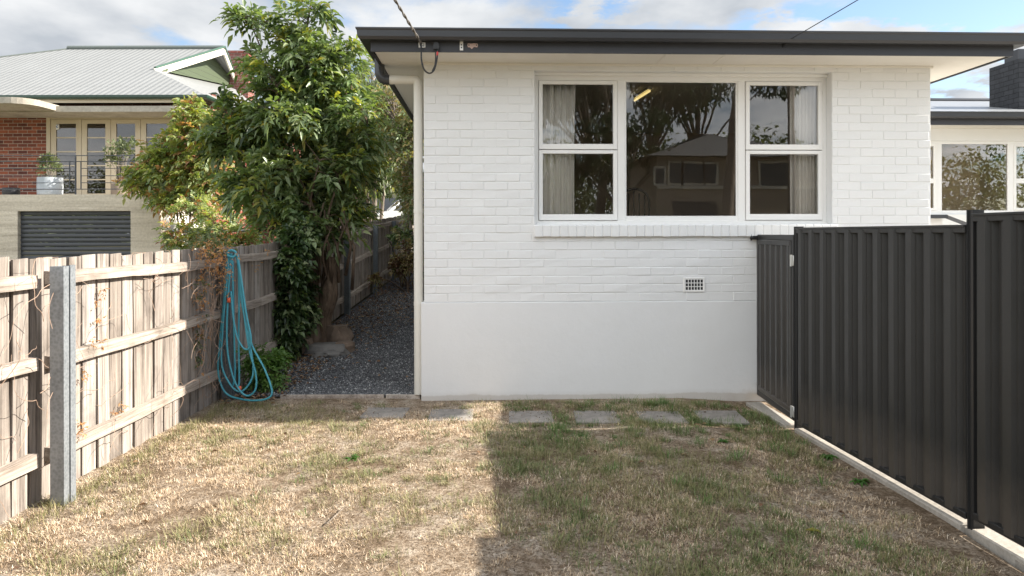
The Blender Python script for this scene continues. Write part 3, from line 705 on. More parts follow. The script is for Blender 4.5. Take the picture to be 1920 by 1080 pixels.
# spindle-back chair
cu = HP(1186, 375, 0.75)[0]
cht = hthing('dining_chair', 'dark spindle back chair seen low in the middle pane', 'chair', cu, 0.9, 0.55)
cb = MB()
topz = HP(1186, 355, 0.7)[1]
def cp_(u_, v_, z_): return TM[house] @ Vector((u_, v_, z_))
hoop = [(cu-0.17, 0.68, 1.05)]+[(cu+0.17*math.cos(a_), 0.68-0.02*math.sin(a_), topz-0.14+0.14*math.sin(a_)) for a_ in np.linspace(math.pi, 0, 13)]+[(cu+0.17, 0.68, 1.05)]
cb.tube([cp_(*p) for p in hoop], 0.014, 8)
cb.build('back_hoop', M_BLACK, cht, smooth=True)
for k in range(5):
    x_ = cu-0.12+0.06*k; cbs = MB(); cbs.tube([cp_(x_, 0.69, 1.03), cp_(x_, 0.675, topz-0.03-abs(k-2)*0.018)], 0.009, 6); cbs.build('spindle', M_BLACK, cht)
cb = MB()
cb.lathe([(0.2, 0), (0.21, 0.02), (0.2, 0.04)], cp_(cu, 0.87, 0.995)); cb.build('seat', M_BLACK, cht)
for sx in (-1, 1):
    for sy in (-1, 1):
        l_ = MB(); l_.tube([cp_(cu+0.13*sx, 0.87+0.13*sy, 1.0), cp_(cu+0.19*sx, 0.87+0.19*sy, 0.55)], 0.016, 8, 0.011); l_.build('leg', M_BLACK, cht)

# ---------------------------------------------------------------- wires and poles behind the camera
def pole(x, y, h, label):
    p = thing('power_pole', label, 'power pole', (x, y, 0))
    MB().tube([(x, y, -0.3), (x, y, h)], 0.16, 12, 0.11).build('pole', M_BARKG, p, smooth=True)
    MB().bar((x-1.1, y, h-0.5), (x+1.1, y, h-0.5), 0.1, 0.12).build('crossarm', M_BARKG, p)
    for q in (-0.95, -0.4, 0.4, 0.95): MB().lathe([(0.03, 0), (0.05, 0.05), (0.03, 0.12)], (x+q, y, h-0.44), 8).build('insulator', M_TRIM, p)
pole(-4.8, -13.0, 9.3, 'timber power pole behind the lawn that carries the left cable')
pole(12.0, -11.5, 8.6, 'timber power pole across the street that carries the right wire')
def cable(p0, p1, r, sag, mat, name, label, n=40, twist=0):
    p0 = Vector(p0); p1 = Vector(p1); pts = []
    for i in range(n+1):
        t_ = (i/n)**1.6; q = p0.lerp(p1, t_); q.z -= sag*4*t_*(1-t_)*0.5; pts.append(q)
    mb = MB()
    if twist:
        for s_ in range(2):
            pp = []
            for i in range(n*6+1):
                t_ = (i/(n*6))**1.6; q = p0.lerp(p1, t_); q.z -= sag*4*t_*(1-t_)*0.5
                a_ = (q-p0).length*28+s_*math.pi; q = q+Vector((math.cos(a_), 0, math.sin(a_)))*r*0.9; pp.append(q)
            mb.tube(pp, r, 6)
    else: mb.tube(pts, r, 6)
    o = mb.build(name, mat, smooth=True); tag(o, label, 'cable'); return o
A1 = TM[house] @ Vector((a[0]-0.005, VF-0.02, a[1]+0.01)); B1 = P(740, 0, 6.0); d_ = (B1-A1)
M_CABLE = paint('grey_weathered_cable', (0.16, 0.145, 0.13), 0.6, 0.3, 90, 0.4)
cable(A1, (-4.8, -13.0, 8.86), 0.0075, 0.0, M_CABLE, 'service_cable', 'twisted grey service cable running down to the left end of the fascia', twist=1)
A2 = TM[house] @ Vector((hk[0]+0.005, VF-0.045, hk[1]))
cable(A2, (12.0, -11.5, 8.16), 0.004, 0.0, M_BLACK, 'overhead_wire', 'thin black wire running up and right from the hook on the fascia')
# black drip loop
lp = MB(); q = lambda x, y, v: TM[house] @ Vector((*[HP(x, y, v)[0]], v, HP(x, y, v)[1]))
def smooth_path(pts, n=8):
    out_ = []; pts = [Vector(p) for p in pts]
    for i in range(len(pts)-1):
        p0 = pts[max(i-1, 0)]; p1 = pts[i]; p2 = pts[i+1]; p3 = pts[min(i+2, len(pts)-1)]
        for k in range(n):
            t_ = k/n; out_.append(0.5*((2*p1)+(p2-p0)*t_+(2*p0-5*p1+4*p2-p3)*t_*t_+(3*p1-p0-3*p2+p3)*t_**3))
    out_.append(pts[-1]); return out_
lp.tube(smooth_path([q(790, 80, VF-0.03), q(790.5, 95, VF-0.03), q(791, 112, VF-0.03), q(796, 130, VF-0.03), q(806, 137, VF-0.03), q(815, 130, VF-0.035), q(820, 110, VF-0.035), q(821, 92, VF-0.03)]), 0.0075, 8)
lp.tube(smooth_path([q(817, 92, VF-0.025), q(817.5, 108, VF-0.025), q(816, 122, VF-0.025), q(811, 133, VF-0.028)]), 0.006, 6)
lpo = hb(MB().add([TM[house].inverted() @ Vector(v) for v in lp.v], lp.f), 'cable_loop', M_BLACK, house, smooth=True)
rt = MB(); rt.tube([q(820.6, 104, VF-0.032), q(821, 97, VF-0.032)], 0.009, 8)
hb(MB().add([TM[house].inverted() @ Vector(v) for v in rt.v], rt.f), 'red_tape', paint('red_tape', (0.6, 0.05, 0.05), 0.5), lpo)

# ---------------------------------------------------------------- charcoal steel fence, gate and kerb
FA = Vector((2.475, 6.22, 0)); FB = Vector((2.635, 4.10, 0)); fd = (FB-FA).normalized(); fn = Vector((fd.y, -fd.x, 0))   # fn points left (towards lawn)?
if fn.x > 0: fn = -fn
def sheet_profile(L, period, depth, thick=0.0016):
    pts = []; x = 0.0
    while x < L:
        for (a_, d__) in ((0.0, 0.0), (0.02, depth*0.55), (0.05, depth*0.55), (0.06, depth), (0.115, depth), (0.125, depth*0.55), (0.14, depth*0.55), (0.155, 0.0)):
            q_ = x+a_*period/0.19
            if q_ <= L: pts.append((q_, d__))
        x += period
    pts.append((L, 0)); return pts
def corr_sheet(o, d, nrm, L, z0, z1, period, depth, name, parent):
    pr_ = sheet_profile(L, period, depth); mb = MB(); n = len(pr_); vs = []
    for z_ in (z0, z1):
        for (s_, q_) in pr_: vs.append(o+d*s_+nrm*q_+Vector((0, 0, z_)))
    for z_ in (z0, z1):
        for (s_, q_) in pr_: vs.append(o+d*s_+nrm*(q_-0.0015)+Vector((0, 0, z_)))
    fs = []
    for i in range(n-1):
        fs.append((i, i+1, n+i+1, n+i)); fs.append((2*n+i, 3*n+i, 3*n+i+1, 2*n+i+1)); fs.append((i, 2*n+i, 2*n+i+1, i+1)); fs.append((n+i, n+i+1, 3*n+i+1, 3*n+i))
    mb.add(vs, fs); return mb.build(name, M_FENCE, parent)
def chan_bar(mb, a_, b_, w, h):                       # channel rail: bar with a lip
    mb.bar(a_, b_, w, h, ch=0.004)
    mb.bar(Vector(a_)+Vector((0, 0, h*0.32)), Vector(b_)+Vector((0, 0, h*0.32)), w+0.008, h*0.22, ch=0.002)
sf_ = thing('steel_fence', 'charcoal corrugated steel fence standing on a concrete kerb along the right of the lawn', 'fence', FA)
def fpost(p, h, w=0.065):
    mb = MB(); d1 = fd*w/2; n1_ = fn*0.024
    prof_ = [(-w/2, -0.03), (-w/2+0.008, 0.03), (-w*0.22, 0.034), (-w*0.18, 0.024), (w*0.18, 0.024), (w*0.22, 0.034), (w/2-0.008, 0.03), (w/2, -0.03)]
    vs = [p+fd*x_+fn*y_+Vector((0, 0, z_)) for z_ in (-0.15, h) for x_, y_ in prof_]; n = len(prof_)
    mb.add(vs, [tuple(range(n))[::-1], tuple(range(n, 2*n))]+[(i, (i+1) % n, n+(i+1) % n, n+i) for i in range(n)])
    po_ = mb.build('post', M_FENCEF, sf_)
    return po_
def panel(p0, p1, z0, z1):
    L = (p1-p0).length
    corr_sheet(p0, fd, fn, L, z0+0.02, z1-0.02, 0.185, 0.050, 'panel', sf_)
    mb = MB(); mb.bar(p0+fn*0.012+Vector((0, 0, z1-0.022)), p1+fn*0.012+Vector((0, 0, z1-0.022)), 0.058, 0.044, ch=0.004); mb.bar(p0+fn*0.012+Vector((0, 0, z1-0.004)), p1+fn*0.012+Vector((0, 0, z1-0.004)), 0.070, 0.016, ch=0.003)
    mb.build('top_rail', M_FENCE, sf_)
    mb = MB(); mb.bar(p0+fn*0.012+Vector((0, 0, z0+0.02)), p1+fn*0.012+Vector((0, 0, z0+0.02)), 0.055, 0.04, ch=0.004)
    mb.build('bottom_rail', M_FENCEF, sf_)
fpost(FA, 1.725); fpost(FB, 1.80, 0.07)
panel(FA+fd*0.03, FB-fd*0.032, 0.025, 1.712)
FC = FB+fd*2.36; panel(FB+fd*0.032, FC-fd*0.03, 0.05, 1.775); fpost(FC, 1.80)
FD = FC+fd*2.36; panel(FC+fd*0.03, FD-fd*0.03, 0.05, 1.775); fpost(FD, 1.80)
kb = MB(); ks = FA-fd*0.92+fn*0.0
kb.bar(FA-fd*0.92+fn*0.02+Vector((0, 0, -0.12)), FA-fd*0.07+fn*0.02+Vector((0, 0, -0.12)), 0.15, 0.235, ch=0.006)
kb.bar(FA+fd*0.04+fn*0.008+Vector((0, 0, -0.105)), FB-fd*0.045+fn*0.008+Vector((0, 0, -0.105)), 0.11, 0.205, ch=0.008)
kb.bar(FB+fd*0.045+fn*0.008+Vector((0, 0, -0.10)), FD+fn*0.008+Vector((0, 0, -0.10)), 0.11, 0.21, ch=0.008)
kbo = kb.build('kerb', M_CONC); tag(kbo, kind='structure')
# gate
GA = TM[house] @ Vector((HP(1417, 600, -0.03)[0]+0.03, -0.045, 0)); GB = FA-fd*0.056+fn*0.0
gd = (GB-GA).normalized(); gn = Vector((gd.y, -gd.x, 0)); gn = gn if gn.x < 0 else -gn; GL = (GB-GA).length
gate = thing('metal_gate', 'narrow charcoal ribbed steel gate between the white wall and the fence', 'gate', (GB.x, GB.y, 0.0))
z0, z1 = 0.03, 1.655
mb = MB(); up = Vector((0, 0, 1))
mb.bar(GA+up*z0, GA+up*z1, 0.05, 0.04, up=gn, ch=0.004); mb.bar(GB-gd*0.03+up*z0, GB-gd*0.03+up*z1, 0.05, 0.04, up=gn, ch=0.004)
mb.bar(GA+gd*0.02+up*(z1-0.025), GB-gd*0.05+up*(z1-0.025), 0.038, 0.05, ch=0.004); mb.bar(GA+gd*0.02+up*(z0+0.025), GB-gd*0.05+up*(z0+0.025), 0.038, 0.05, ch=0.004)
mb.build('gate_frame', M_FENCEF, gate)
mb = MB(); i0, i1 = GA+gd*0.035, GB-gd*0.065
for zq_ in (z1-0.075, z0+0.085): mb.bar(i0+gn*0.012+up*zq_, i1+gn*0.012+up*zq_, 0.04, 0.05, ch=0.008)
for pp in (i0, i1): mb.bar(pp+gn*0.012+up*(z0+0.06), pp+gn*0.012+up*(z1-0.05), 0.04, 0.03, up=gn, ch=0.005)
mb.build('panel_channel', M_FENCE, gate)
corr_sheet(i0+gd*0.01, gd, gn, (i1-i0).length-0.02, z0+0.08, z1-0.07, 0.155, 0.030, 'gate_panel', gate)
for zq_ in (1.43, 0.115):
    hm = MB(); c_ = GB+gd*0.0+gn*0.028; hm.box(c_.x-0.006, c_.x+0.010, c_.y-0.04, c_.y+0.022, zq_-0.045, zq_+0.045, 0.003); hm.tube([c_+Vector((-0.012, 0, zq_-0.05)), c_+Vector((-0.012, 0, zq_+0.05))], 0.010, 8)
    hm.build('hinge', M_ZINC, gate, smooth=True, angle=40)
hm = MB(); c_ = GA+gn*0.03; hm.box(c_.x-0.04, c_.x+0.02, c_.y-0.02, c_.y+0.012, z1-0.05, z1-0.012, 0.004); hm.tube([c_+Vector((-0.06, 0.0, z1-0.035)), c_+Vector((0.02, 0.0, z1-0.035))], 0.012, 8); hm.tube([c_+Vector((-0.05, 0.0, z1-0.06)), c_+Vector((-0.05, 0.0, z1-0.0))], 0.009, 8)
hm.build('latch', M_BLACK, gate, smooth=True, angle=40)

# ---------------------------------------------------------------- paling fence on the left
FX = -2.95
def top_at(y): return 1.535+max(0, y-8.6)*0.060+0.012*math.sin(y*0.9)
pf = thing('paling_fence', 'weathered grey timber paling fence running back along the left of lawn and gravel path', 'fence', (FX, 4.0, 0))
PJ = [4.46, 7.22, 9.82, 12.45, 15.05, 17.4, 20.0]
bounds = [1.75]+PJ+[23.0]
for bi in range(len(bounds)-1):
    y0_, y1_ = bounds[bi], bounds[bi+1]; mb = MB(); y_ = y0_+0.005; k = 0
    while y_ < y1_-0.02:
        pitch = random.uniform(0.150, 0.182) if y_ < 8 else random.uniform(0.15, 0.17)
        cover = k % 2 == 1
        if not cover: wd = pitch-random.uniform(0.012, 0.022); ystep = 0
        else: wd = 0.09; ystep = pitch_prev
        if cover: y_ += pitch_prev-0.045
        if y_+wd > y1_: wd = y1_-y_
        if wd < 0.01: break
        back = 0.022 if cover else 0.0; tz = top_at(y_)+random.uniform(-0.008, 0.008)-(0.012 if cover else 0); gz_ = g(-2.9, y_)
        t1, t2 = random.uniform(-0.008, 0.008), random.uniform(-0.008, 0.008); sk = random.uniform(-0.004, 0.004)
        xa = FX-back+random.uniform(-0.003, 0.003); th = 0.014; n = 7
        zb_ = gz_-0.03 + (random.uniform(0, 0.03) if y_ < 8 else 0.05)
        L = []
        for i in range(n):
            q_ = i/(n-1); zq_ = zb_+(tz-zb_)*q_
            ja = random.uniform(-0.0025, 0.0025); jb = random.uniform(-0.0025, 0.0025); xo = 0.004*math.sin(q_*3+k)+sk*q_
            ya = y_-0.003+ja; yb = y_+wd-0.006+jb
            zt1 = zq_+(t1 if i == n-1 else 0); zt2 = zq_+(t2 if i == n-1 else 0)
            L += [(xa+xo, ya, zt1), (xa+xo, yb, zt2), (xa-th+xo, yb, zt2), (xa-th+xo, ya, zt1)]
        fs_ = [(0, 1, 2, 3), tuple((n-1)*4+i for i in (3, 2, 1, 0))]
        for i in range(n-1):
            for c_ in range(4): fs_.append((i*4+c_, (i+1)*4+c_, (i+1)*4+(c_+1) % 4, i*4+(c_+1) % 4))
        mb.add(L, fs_)
        if cover: y_ += 0.045
        else: pitch_prev = pitch
        k += 1
    mb.build('paling_panel', M_PALING, pf)
    for zr in (1.395, 0.875, 0.285):
        o_ = (lambda y__: (zr/1.535)*(top_at(y__)-g(-2.9, y__))+g(-2.9, y__))
        a_, b_ = y0_+0.01, y1_-0.01; n = 12; L = []; fs_ = []
        if y0_ in PJ: a_ += 0.065 if y0_ < 5 else 0.02
        if y1_ in PJ: b_ -= 0.045 if y1_ < 5 else 0.03
        jit = random.uniform(-0.012, 0.012); jit2 = random.uniform(-0.012, 0.012); hh = 0.041
        for i in range(n):
            q_ = i/(n-1); y_ = a_+(b_-a_)*q_; zc_ = o_(y_)+jit*(1-q_)+jit2*q_+0.005*math.sin(q_*7+zr*9)
            tp = hh+random.uniform(-0.004, 0.004); bt = hh+random.uniform(-0.004, 0.004)
            L += [(FX+0.050+random.uniform(-0.003, 0.003), y_, zc_+tp-0.005), (FX+0.053+random.uniform(-0.003, 0.003), y_, zc_-bt), (FX+0.003, y_, zc_-bt), (FX+0.003, y_, zc_+tp)]
        fs_ = [(0, 1, 2, 3), tuple((n-1)*4+i for i in (3, 2, 1, 0))]
        for i in range(n-1):
            for c_ in range(4): fs_.append((i*4+c_, (i+1)*4+c_, (i+1)*4+(c_+1) % 4, i*4+(c_+1) % 4))
        MB().add(L, fs_).build('rail', M_RAIL, pf)
def cpost(y_, zt_, mat, name='post', w=0.085, d=0.05, x0=FX+0.06):
    gz_ = g(-2.8, y_)-0.1; t_ = 0.006; mb = MB()
    # two steel channels back to back, open sides towards the rails
    for (ya, yb, web) in ((y_-0.062, y_-0.008, 0), (y_+0.006, y_+0.06, 1)):
        mb.box(x0+t_, x0+w-t_, (ya if not web else yb-t_), (ya+t_ if not web else yb), gz_, zt_)
        mb.box(x0+w-t_, x0+w, ya, yb, gz_, zt_-(0.0 if not web else -0.006)); mb.box(x0, x0+t_, ya, yb, gz_, zt_)
    mb.box(x0+0.02, x0+w-0.02, y_-0.012, y_+0.010, gz_, zt_-0.03)
    o = mb.build(name, mat, pf); return o
p1_ = cpost(4.46, 1.475, M_GALV, w=0.085, x0=FX+0.125); p1_['label'] = 'pale galvanised twin channel steel post'
for y_ in PJ[1:]:
    cpost(y_, top_at(y_)-0.05-max(0, (y_-9))*0.004, M_GALVD)

# ---------------------------------------------------------------- foliage tools
def leaf_arrays(Pp, D, Nn, L, Wd, droop=0.25, fold=0.25, wpos=0.42):
    """rhombic folded leaves: P base, D direction, N face normal (all (n,3)), L, Wd (n,)"""
    D = D/np.linalg.norm(D, axis=1, keepdims=True); S_ = np.cross(D, Nn); S_ /= np.linalg.norm(S_, axis=1, keepdims=True)+1e-9; Nn = np.cross(S_, D)
    L = L[:, None]; Wd = Wd[:, None]; z = np.zeros_like(Pp); z[:, 2] = 1
    base = Pp; mid = Pp+D*L*0.5-Nn*0.0*L
    rt_ = Pp+D*L*wpos+S_*Wd*0.5+Nn*Wd*fold; lf = Pp+D*L*wpos-S_*Wd*0.5+Nn*Wd*fold
    rt2 = Pp+D*L*0.72+S_*Wd*0.33+Nn*Wd*fold*0.6-z*L*droop*0.35; lf2 = Pp+D*L*0.72-S_*Wd*0.33+Nn*Wd*fold*0.6-z*L*droop*0.35
    m2 = Pp+D*L*0.6-z*L*droop*0.2
    tip = Pp+D*L-z*L*droop
    V = np.stack([base, rt_, rt2, tip, lf2, lf, m2], 1).reshape(-1, 3); n = len(Pp)
    q_ = np.array([[0, 1, 2, 6], [6, 2, 3, 3], [6, 3, 4, 4], [0, 6, 4, 5]])
    tri = np.array([[0, 1, 6], [1, 2, 6], [6, 2, 3], [6, 3, 4], [6, 4, 5], [0, 6, 5]])
    F = (np.arange(n)[:, None, None]*7+tri[None]).reshape(-1, 3)
    return V, F
def rnd_unit(n):
    v = rng.normal(size=(n, 3)); return v/np.linalg.norm(v, axis=1, keepdims=True)
def sprigs(pts, dirs, ll, lw, pairs=3, spacing=0.055, droop=0.3, jitter=0.35):
    """compound leaves: a pair of leaflets each spacing along a rachis plus a terminal one"""
    n = len(pts); dirs = dirs/np.linalg.norm(dirs, axis=1, keepdims=True)
    up = np.tile(np.array([[0, 0, 1.0]]), (n, 1))+rng.normal(size=(n, 3))*0.45
    side = np.cross(dirs, up); side /= np.linalg.norm(side, axis=1, keepdims=True)+1e-9; nn = np.cross(side, dirs)
    Ps, Ds, Ns, Ls = [], [], [], []
    for k in range(pairs):
        b = pts+dirs*(spacing*(k+1))-np.array([0, 0, 1.0])*spacing*0.12*(k+1)**1.5
        for sgn in (-1, 1):
            d = dirs*0.62+side*sgn*0.85+rng.normal(size=(n, 3))*jitter*0.45; Ps.append(b); Ds.append(d); Ns.append(nn+rng.normal(size=(n, 3))*jitter); Ls.append(ll*rng.uniform(0.55, 1.2, n))
    b = pts+dirs*(spacing*(pairs+0.6))-np.array([0, 0, 1.0])*spacing*0.14*(pairs+1)**1.5
    Ps.append(b); Ds.append(dirs+rng.normal(size=(n, 3))*jitter*0.4-np.array([0, 0, 0.25])); Ns.append(nn+rng.normal(size=(n, 3))*jitter); Ls.append(ll*rng.uniform(0.9, 1.25, n))
    P_ = np.concatenate(Ps); D_ = np.concatenate(Ds); N_ = np.concatenate(Ns); L_ = np.concatenate(Ls)
    return leaf_arrays(P_, D_, N_, L_, L_*lw/ll*rng.uniform(0.8, 1.15, len(L_)), droop)
def ellipsoid_pts(ells, n):
    """ells: list of (cx, cy, cz, rx, ry, rz, weight) -> n points, biased to the outer shell"""
    wgt = np.array([e[6] for e in ells]); wgt = wgt/wgt.sum(); idx = rng.choice(len(ells), n, p=wgt); u_ = rnd_unit(n); r_ = rng.random(n)**(1/2.2)
    E = np.array(ells)[idx]; return E[:, :3]+u_*r_[:, None]*E[:, 3:6]
def pell(px, py, rx, ry, Y, ryd, wt=None):
    c = P(px, py, Y); return (c.x, c.y, c.z, rx/FPX*Y, ryd, ry/FPX*Y, wt or (rx*ry)**0.85)
def tree(name, label, cat, base, stems, ells, ntw, per, leafmats, ll, lw, pairs, spacing, barkm, trunk_r=0.05, droop=0.3, twig_r=0.006, group=None, stem_lift=0.35, twigs=True):
    t_ = thing(name, label, cat, base, group=group)
    bm_ = MB(); nodes = []
    for (tip, r0) in stems:
        b = Vector(base)+Vector((random.uniform(-0.1, 0.1), random.uniform(-0.1, 0.1), -0.05)); tip = Vector(tip); m1 = b.lerp(tip, 0.35)+Vector((random.uniform(-.12, .12), random.uniform(-.12, .12), stem_lift*(tip-b).length*0.3)); m2 = b.lerp(tip, 0.7)+Vector((random.uniform(-.15, .15), random.uniform(-.15, .15), stem_lift*(tip-b).length*0.2))
        pth_ = smooth_path([b, m1, m2, tip], 6); bm_.tube(pth_, lambda q, r0=r0: r0*(1-q)**0.8+0.006, 7)
        nodes += [(p, i/len(pth_)) for i, p in enumerate(pth_) if i > len(pth_)*0.25]
    bm_.build('trunk', barkm, t_, smooth=True)
    pts = ellipsoid_pts(ells, ntw); NP = np.array([list(p) for p, _ in nodes]); Pp, Dd = [], []; tw = MB()
    for p in pts:
        dd = NP-p; dist = np.linalg.norm(dd, axis=1)+np.maximum(0, dd[:, 2])*1.5; j = int(np.argmin(dist)); a_ = Vector(NP[j]); b_ = Vector(p)
        mid = a_.lerp(b_, 0.55)+Vector((random.uniform(-.06, .06), random.uniform(-.06, .06), 0.10*(b_-a_).length)); 
        if twigs: tw.tube([a_, mid, b_], twig_r, 4, twig_r*0.35, cap=False)
        d = (b_-mid).normalized() if (b_-mid).length > 1e-4 else Vector((0, 0, 1))
        for k in range(per):
            q_ = random.uniform(0.45, 1.0); base_ = (mid.lerp(b_, (q_-0.45)/0.55)) ; dv_ = np.array(d)*0.7+rnd_unit(1)[0]*0.85+np.array([0, 0, 0.15]); Pp.append(list(base_)); Dd.append(dv_)
    if twigs: tw.build('branches', barkm, t_)
    Pp = np.array(Pp); Dd = np.array(Dd); idx = rng.permutation(len(Pp)); s0 = 0
    for mi, (mat, frac) in enumerate(leafmats):
        s1 = len(Pp) if mi == len(leafmats)-1 else s0+int(frac*len(Pp)); ii = idx[s0:s1]; s0 = s1
        V, F = sprigs(Pp[ii], Dd[ii], ll, lw, pairs, spacing, droop); np_mesh('crown', V, F, mat, t_)
    return t_
G1 = m_leaf('mid_green_leaf', [(0.08, 0.13, 0.052), (0.155, 0.215, 0.09), (0.23, 0.285, 0.145), (0.11, 0.165, 0.065), (0.32, 0.36, 0.20)], 0.33, 0.34)
G2 = m_leaf('yellow_green_leaf', [(0.15, 0.20, 0.04), (0.24, 0.27, 0.05), (0.34, 0.29, 0.07), (0.12, 0.18, 0.05)], 0.45, 0.4)
G3 = m_leaf('dark_leaf', [(0.022, 0.045, 0.014), (0.035, 0.065, 0.02), (0.05, 0.085, 0.028)], 0.4, 0.25)
G4 = m_leaf('dusty_green_leaf', [(0.10, 0.13, 0.06), (0.15, 0.18, 0.09), (0.19, 0.21, 0.11), (0.08, 0.12, 0.05)], 0.5, 0.3)
G5 = m_leaf('rusty_leaf', [(0.42, 0.18, 0.09), (0.52, 0.25, 0.13), (0.46, 0.30, 0.14), (0.32, 0.13, 0.08)], 0.6, 0.35)
G6 = m_leaf('straw_brown_leaf', [(0.28, 0.20, 0.10), (0.36, 0.28, 0.15), (0.22, 0.19, 0.09), (0.17, 0.18, 0.07)], 0.6, 0.3)

GB = m_leaf('bright_shrub_leaf', [(0.18, 0.25, 0.08), (0.30, 0.34, 0.13), (0.40, 0.40, 0.18), (0.24, 0.31, 0.10)], 0.45, 0.4)
# the tall bushy tree by the path
TY = 10.1
tb = Vector((-2.70, 10.1, g(-2.7, 10.1)))
ells = [pell(588, 20, 22, 45, TY, 0.2, 200), pell(505, 30, 50, 18, TY, 0.2, 170), pell(460, 36, 18, 9, TY, 0.12, 50), pell(565, 90, 60, 40, TY, 0.4, 620),
        pell(612, 140, 62, 50, TY, 0.5, 800), pell(650, 85, 30, 18, TY, 0.2, 140), pell(520, 150, 50, 45, TY, 0.4, 520), pell(478, 108, 26, 16, TY, 0.2, 110),
        pell(560, 220, 95, 65, TY, 0.8, 1700), pell(470, 250, 62, 50, TY, 0.5, 900), pell(418, 262, 30, 22, TY, 0.35, 190), pell(432, 192, 28, 20, TY, 0.3, 220), pell(650, 215, 45, 50, TY, 0.6, 650), pell(690, 255, 22, 22, TY, 0.3, 110),
        pell(535, 330, 88, 60, TY, 0.8, 1500), pell(462, 345, 40, 38, TY, 0.5, 400), pell(635, 320, 55, 50, TY, 0.6, 700), pell(670, 290, 30, 40, TY, 0.4, 220), pell(585, 420, 75, 55, TY, 0.7, 1000), pell(530, 400, 45, 50, TY-0.3, 0.4, 520), pell(660, 410, 32, 36, TY, 0.3, 280), pell(545, 480, 35, 35, TY-0.3, 0.3, 260)]
st = [(P(588, -20, TY), .03), (P(470, 40, TY), .026), (P(650, 80, TY+.2), .026), (P(520, 160, TY-.3), .03), (P(420, 250, TY), .026), (P(690, 230, TY), .026), (P(610, 180, TY+.4), .03), (P(560, 330, TY-.4), .03), (P(640, 330, TY-.3), .025), (P(480, 330, TY-.3), .025), (P(560, 90, TY+.3), .03), (P(600, 300, TY-.5), .024), (P(625, 420, TY-.4), .02), (P(660, 400, TY-.3), .018)]
bt = tree('garden_tree', 'tall bushy green tree rising from several stems between the paling fence and white house', 'tree', tb, st, ells, 800, 4, [(G1, 0.80), (G2, 0.13), (G3, 0.07)], 0.135, 0.05, 3, 0.065, M_BARK, twig_r=0.007)
# stout old trunk at its foot
tk = MB(); tk.tube(smooth_path([(-2.66, 10.05, 0.08), (-2.62, 10.02, 0.5), (-2.52, 10.0, 0.95), (-2.50, 10.0, 1.35)], 5), lambda q: 0.15-0.07*q+0.02*math.sin(q*14), 12)
tk.tube(smooth_path([(-2.62, 10.0, 0.45), (-2.78, 9.95, 1.0), (-2.86, 9.95, 1.5)], 5), 0.07, 9, 0.04)
for k in range(7):
    x_ = -2.75+0.09*k; tk.tube([(x_, 9.95, 0.9+0.1*(k % 3)), (x_+random.uniform(-.1, .15), 9.85, 1.5), (x_+random.uniform(-.15, .2), 9.85, 1.75+random.uniform(0, .4))], 0.026, 6, 0.012)
tk.build('old_trunk', M_BARK, bt, smooth=True)

# vines and dark undergrowth on the fence beside the tree
def bush(name, label, cat, ells, n, mats, ll, lw, pairs, spacing, base, droop=0.3, group=None, stems=6, r=0.012):
    st_ = [(Vector((e[0], e[1], e[2]+e[5]*0.3)), r) for e in ells[:stems]]
    return tree(name, label, cat, base, st_, ells, n, 3, mats, ll, lw, pairs, spacing, M_BARK, droop=droop, twig_r=0.004, group=group)
bush('climbing_vine', 'dark leafy vine covering the paling fence left of the tree foot', 'vine',
     [pell(548, 500, 22, 50, 9.0, 0.13), pell(542, 570, 26, 50, 9.0, 0.15), pell(532, 630, 30, 38, 9.0, 0.18), pell(560, 440, 26, 40, 9.2, 0.15), pell(572, 560, 18, 60, 9.7, 0.12)], 320, [(G3, 0.7), (G1, 0.3)], 0.085, 0.05, 2, 0.045, (-2.84, 9.1, 0.04))
bush('fern_clump', 'fresh green weedy shrub growing low beside the hanging hose', 'plant', [pell(495, 700, 38, 32, 7.55, 0.15), pell(475, 670, 20, 25, 7.6, 0.1), pell(520, 680, 18, 22, 7.7, 0.1)], 130, [(m_leaf('fresh_green_leaf', [(0.07, 0.15, 0.03), (0.11, 0.20, 0.045), (0.14, 0.23, 0.06)]), 1.0)], 0.05, 0.024, 3, 0.028, (-2.68, 7.55, 0.0))
# rusty flowering shrub over the neighbour's balcony, and more behind
NY = 15.2
bush('flowering_shrub', 'large shrub with rusty orange seed heads spilling over the balcony corner', 'shrub',
     [pell(330, 330, 60, 60, NY, 0.7), pell(380, 260, 60, 60, NY, 0.7), pell(400, 340, 60, 60, NY, 0.7), pell(300, 290, 35, 30, NY, 0.4, 500), pell(360, 215, 30, 30, NY, 0.4), pell(330, 375, 40, 16, NY, 0.4), pell(260, 335, 35, 25, NY, 0.3, 300)],
     620, [(GB, 0.52), (G2, 0.16), (G1, 0.16), (G5, 0.16)], 0.12, 0.055, 3, 0.06, (-6.9, NY, g(-6.9, NY)))
bush('garden_shrub', 'pale leafy shrub in front of the sunlit wall behind the fence', 'shrub',
     [pell(340, 445, 40, 28, 11.5, 0.3), pell(400, 425, 45, 40, 11.5, 0.3), pell(450, 440, 35, 30, 11.5, 0.3), pell(370, 390, 40, 30, 12.5, 0.4)], 190, [(GB, 0.6), (G1, 0.25), (G5, 0.15)], 0.085, 0.035, 3, 0.045, (-4.9, 11.5, 0.15))
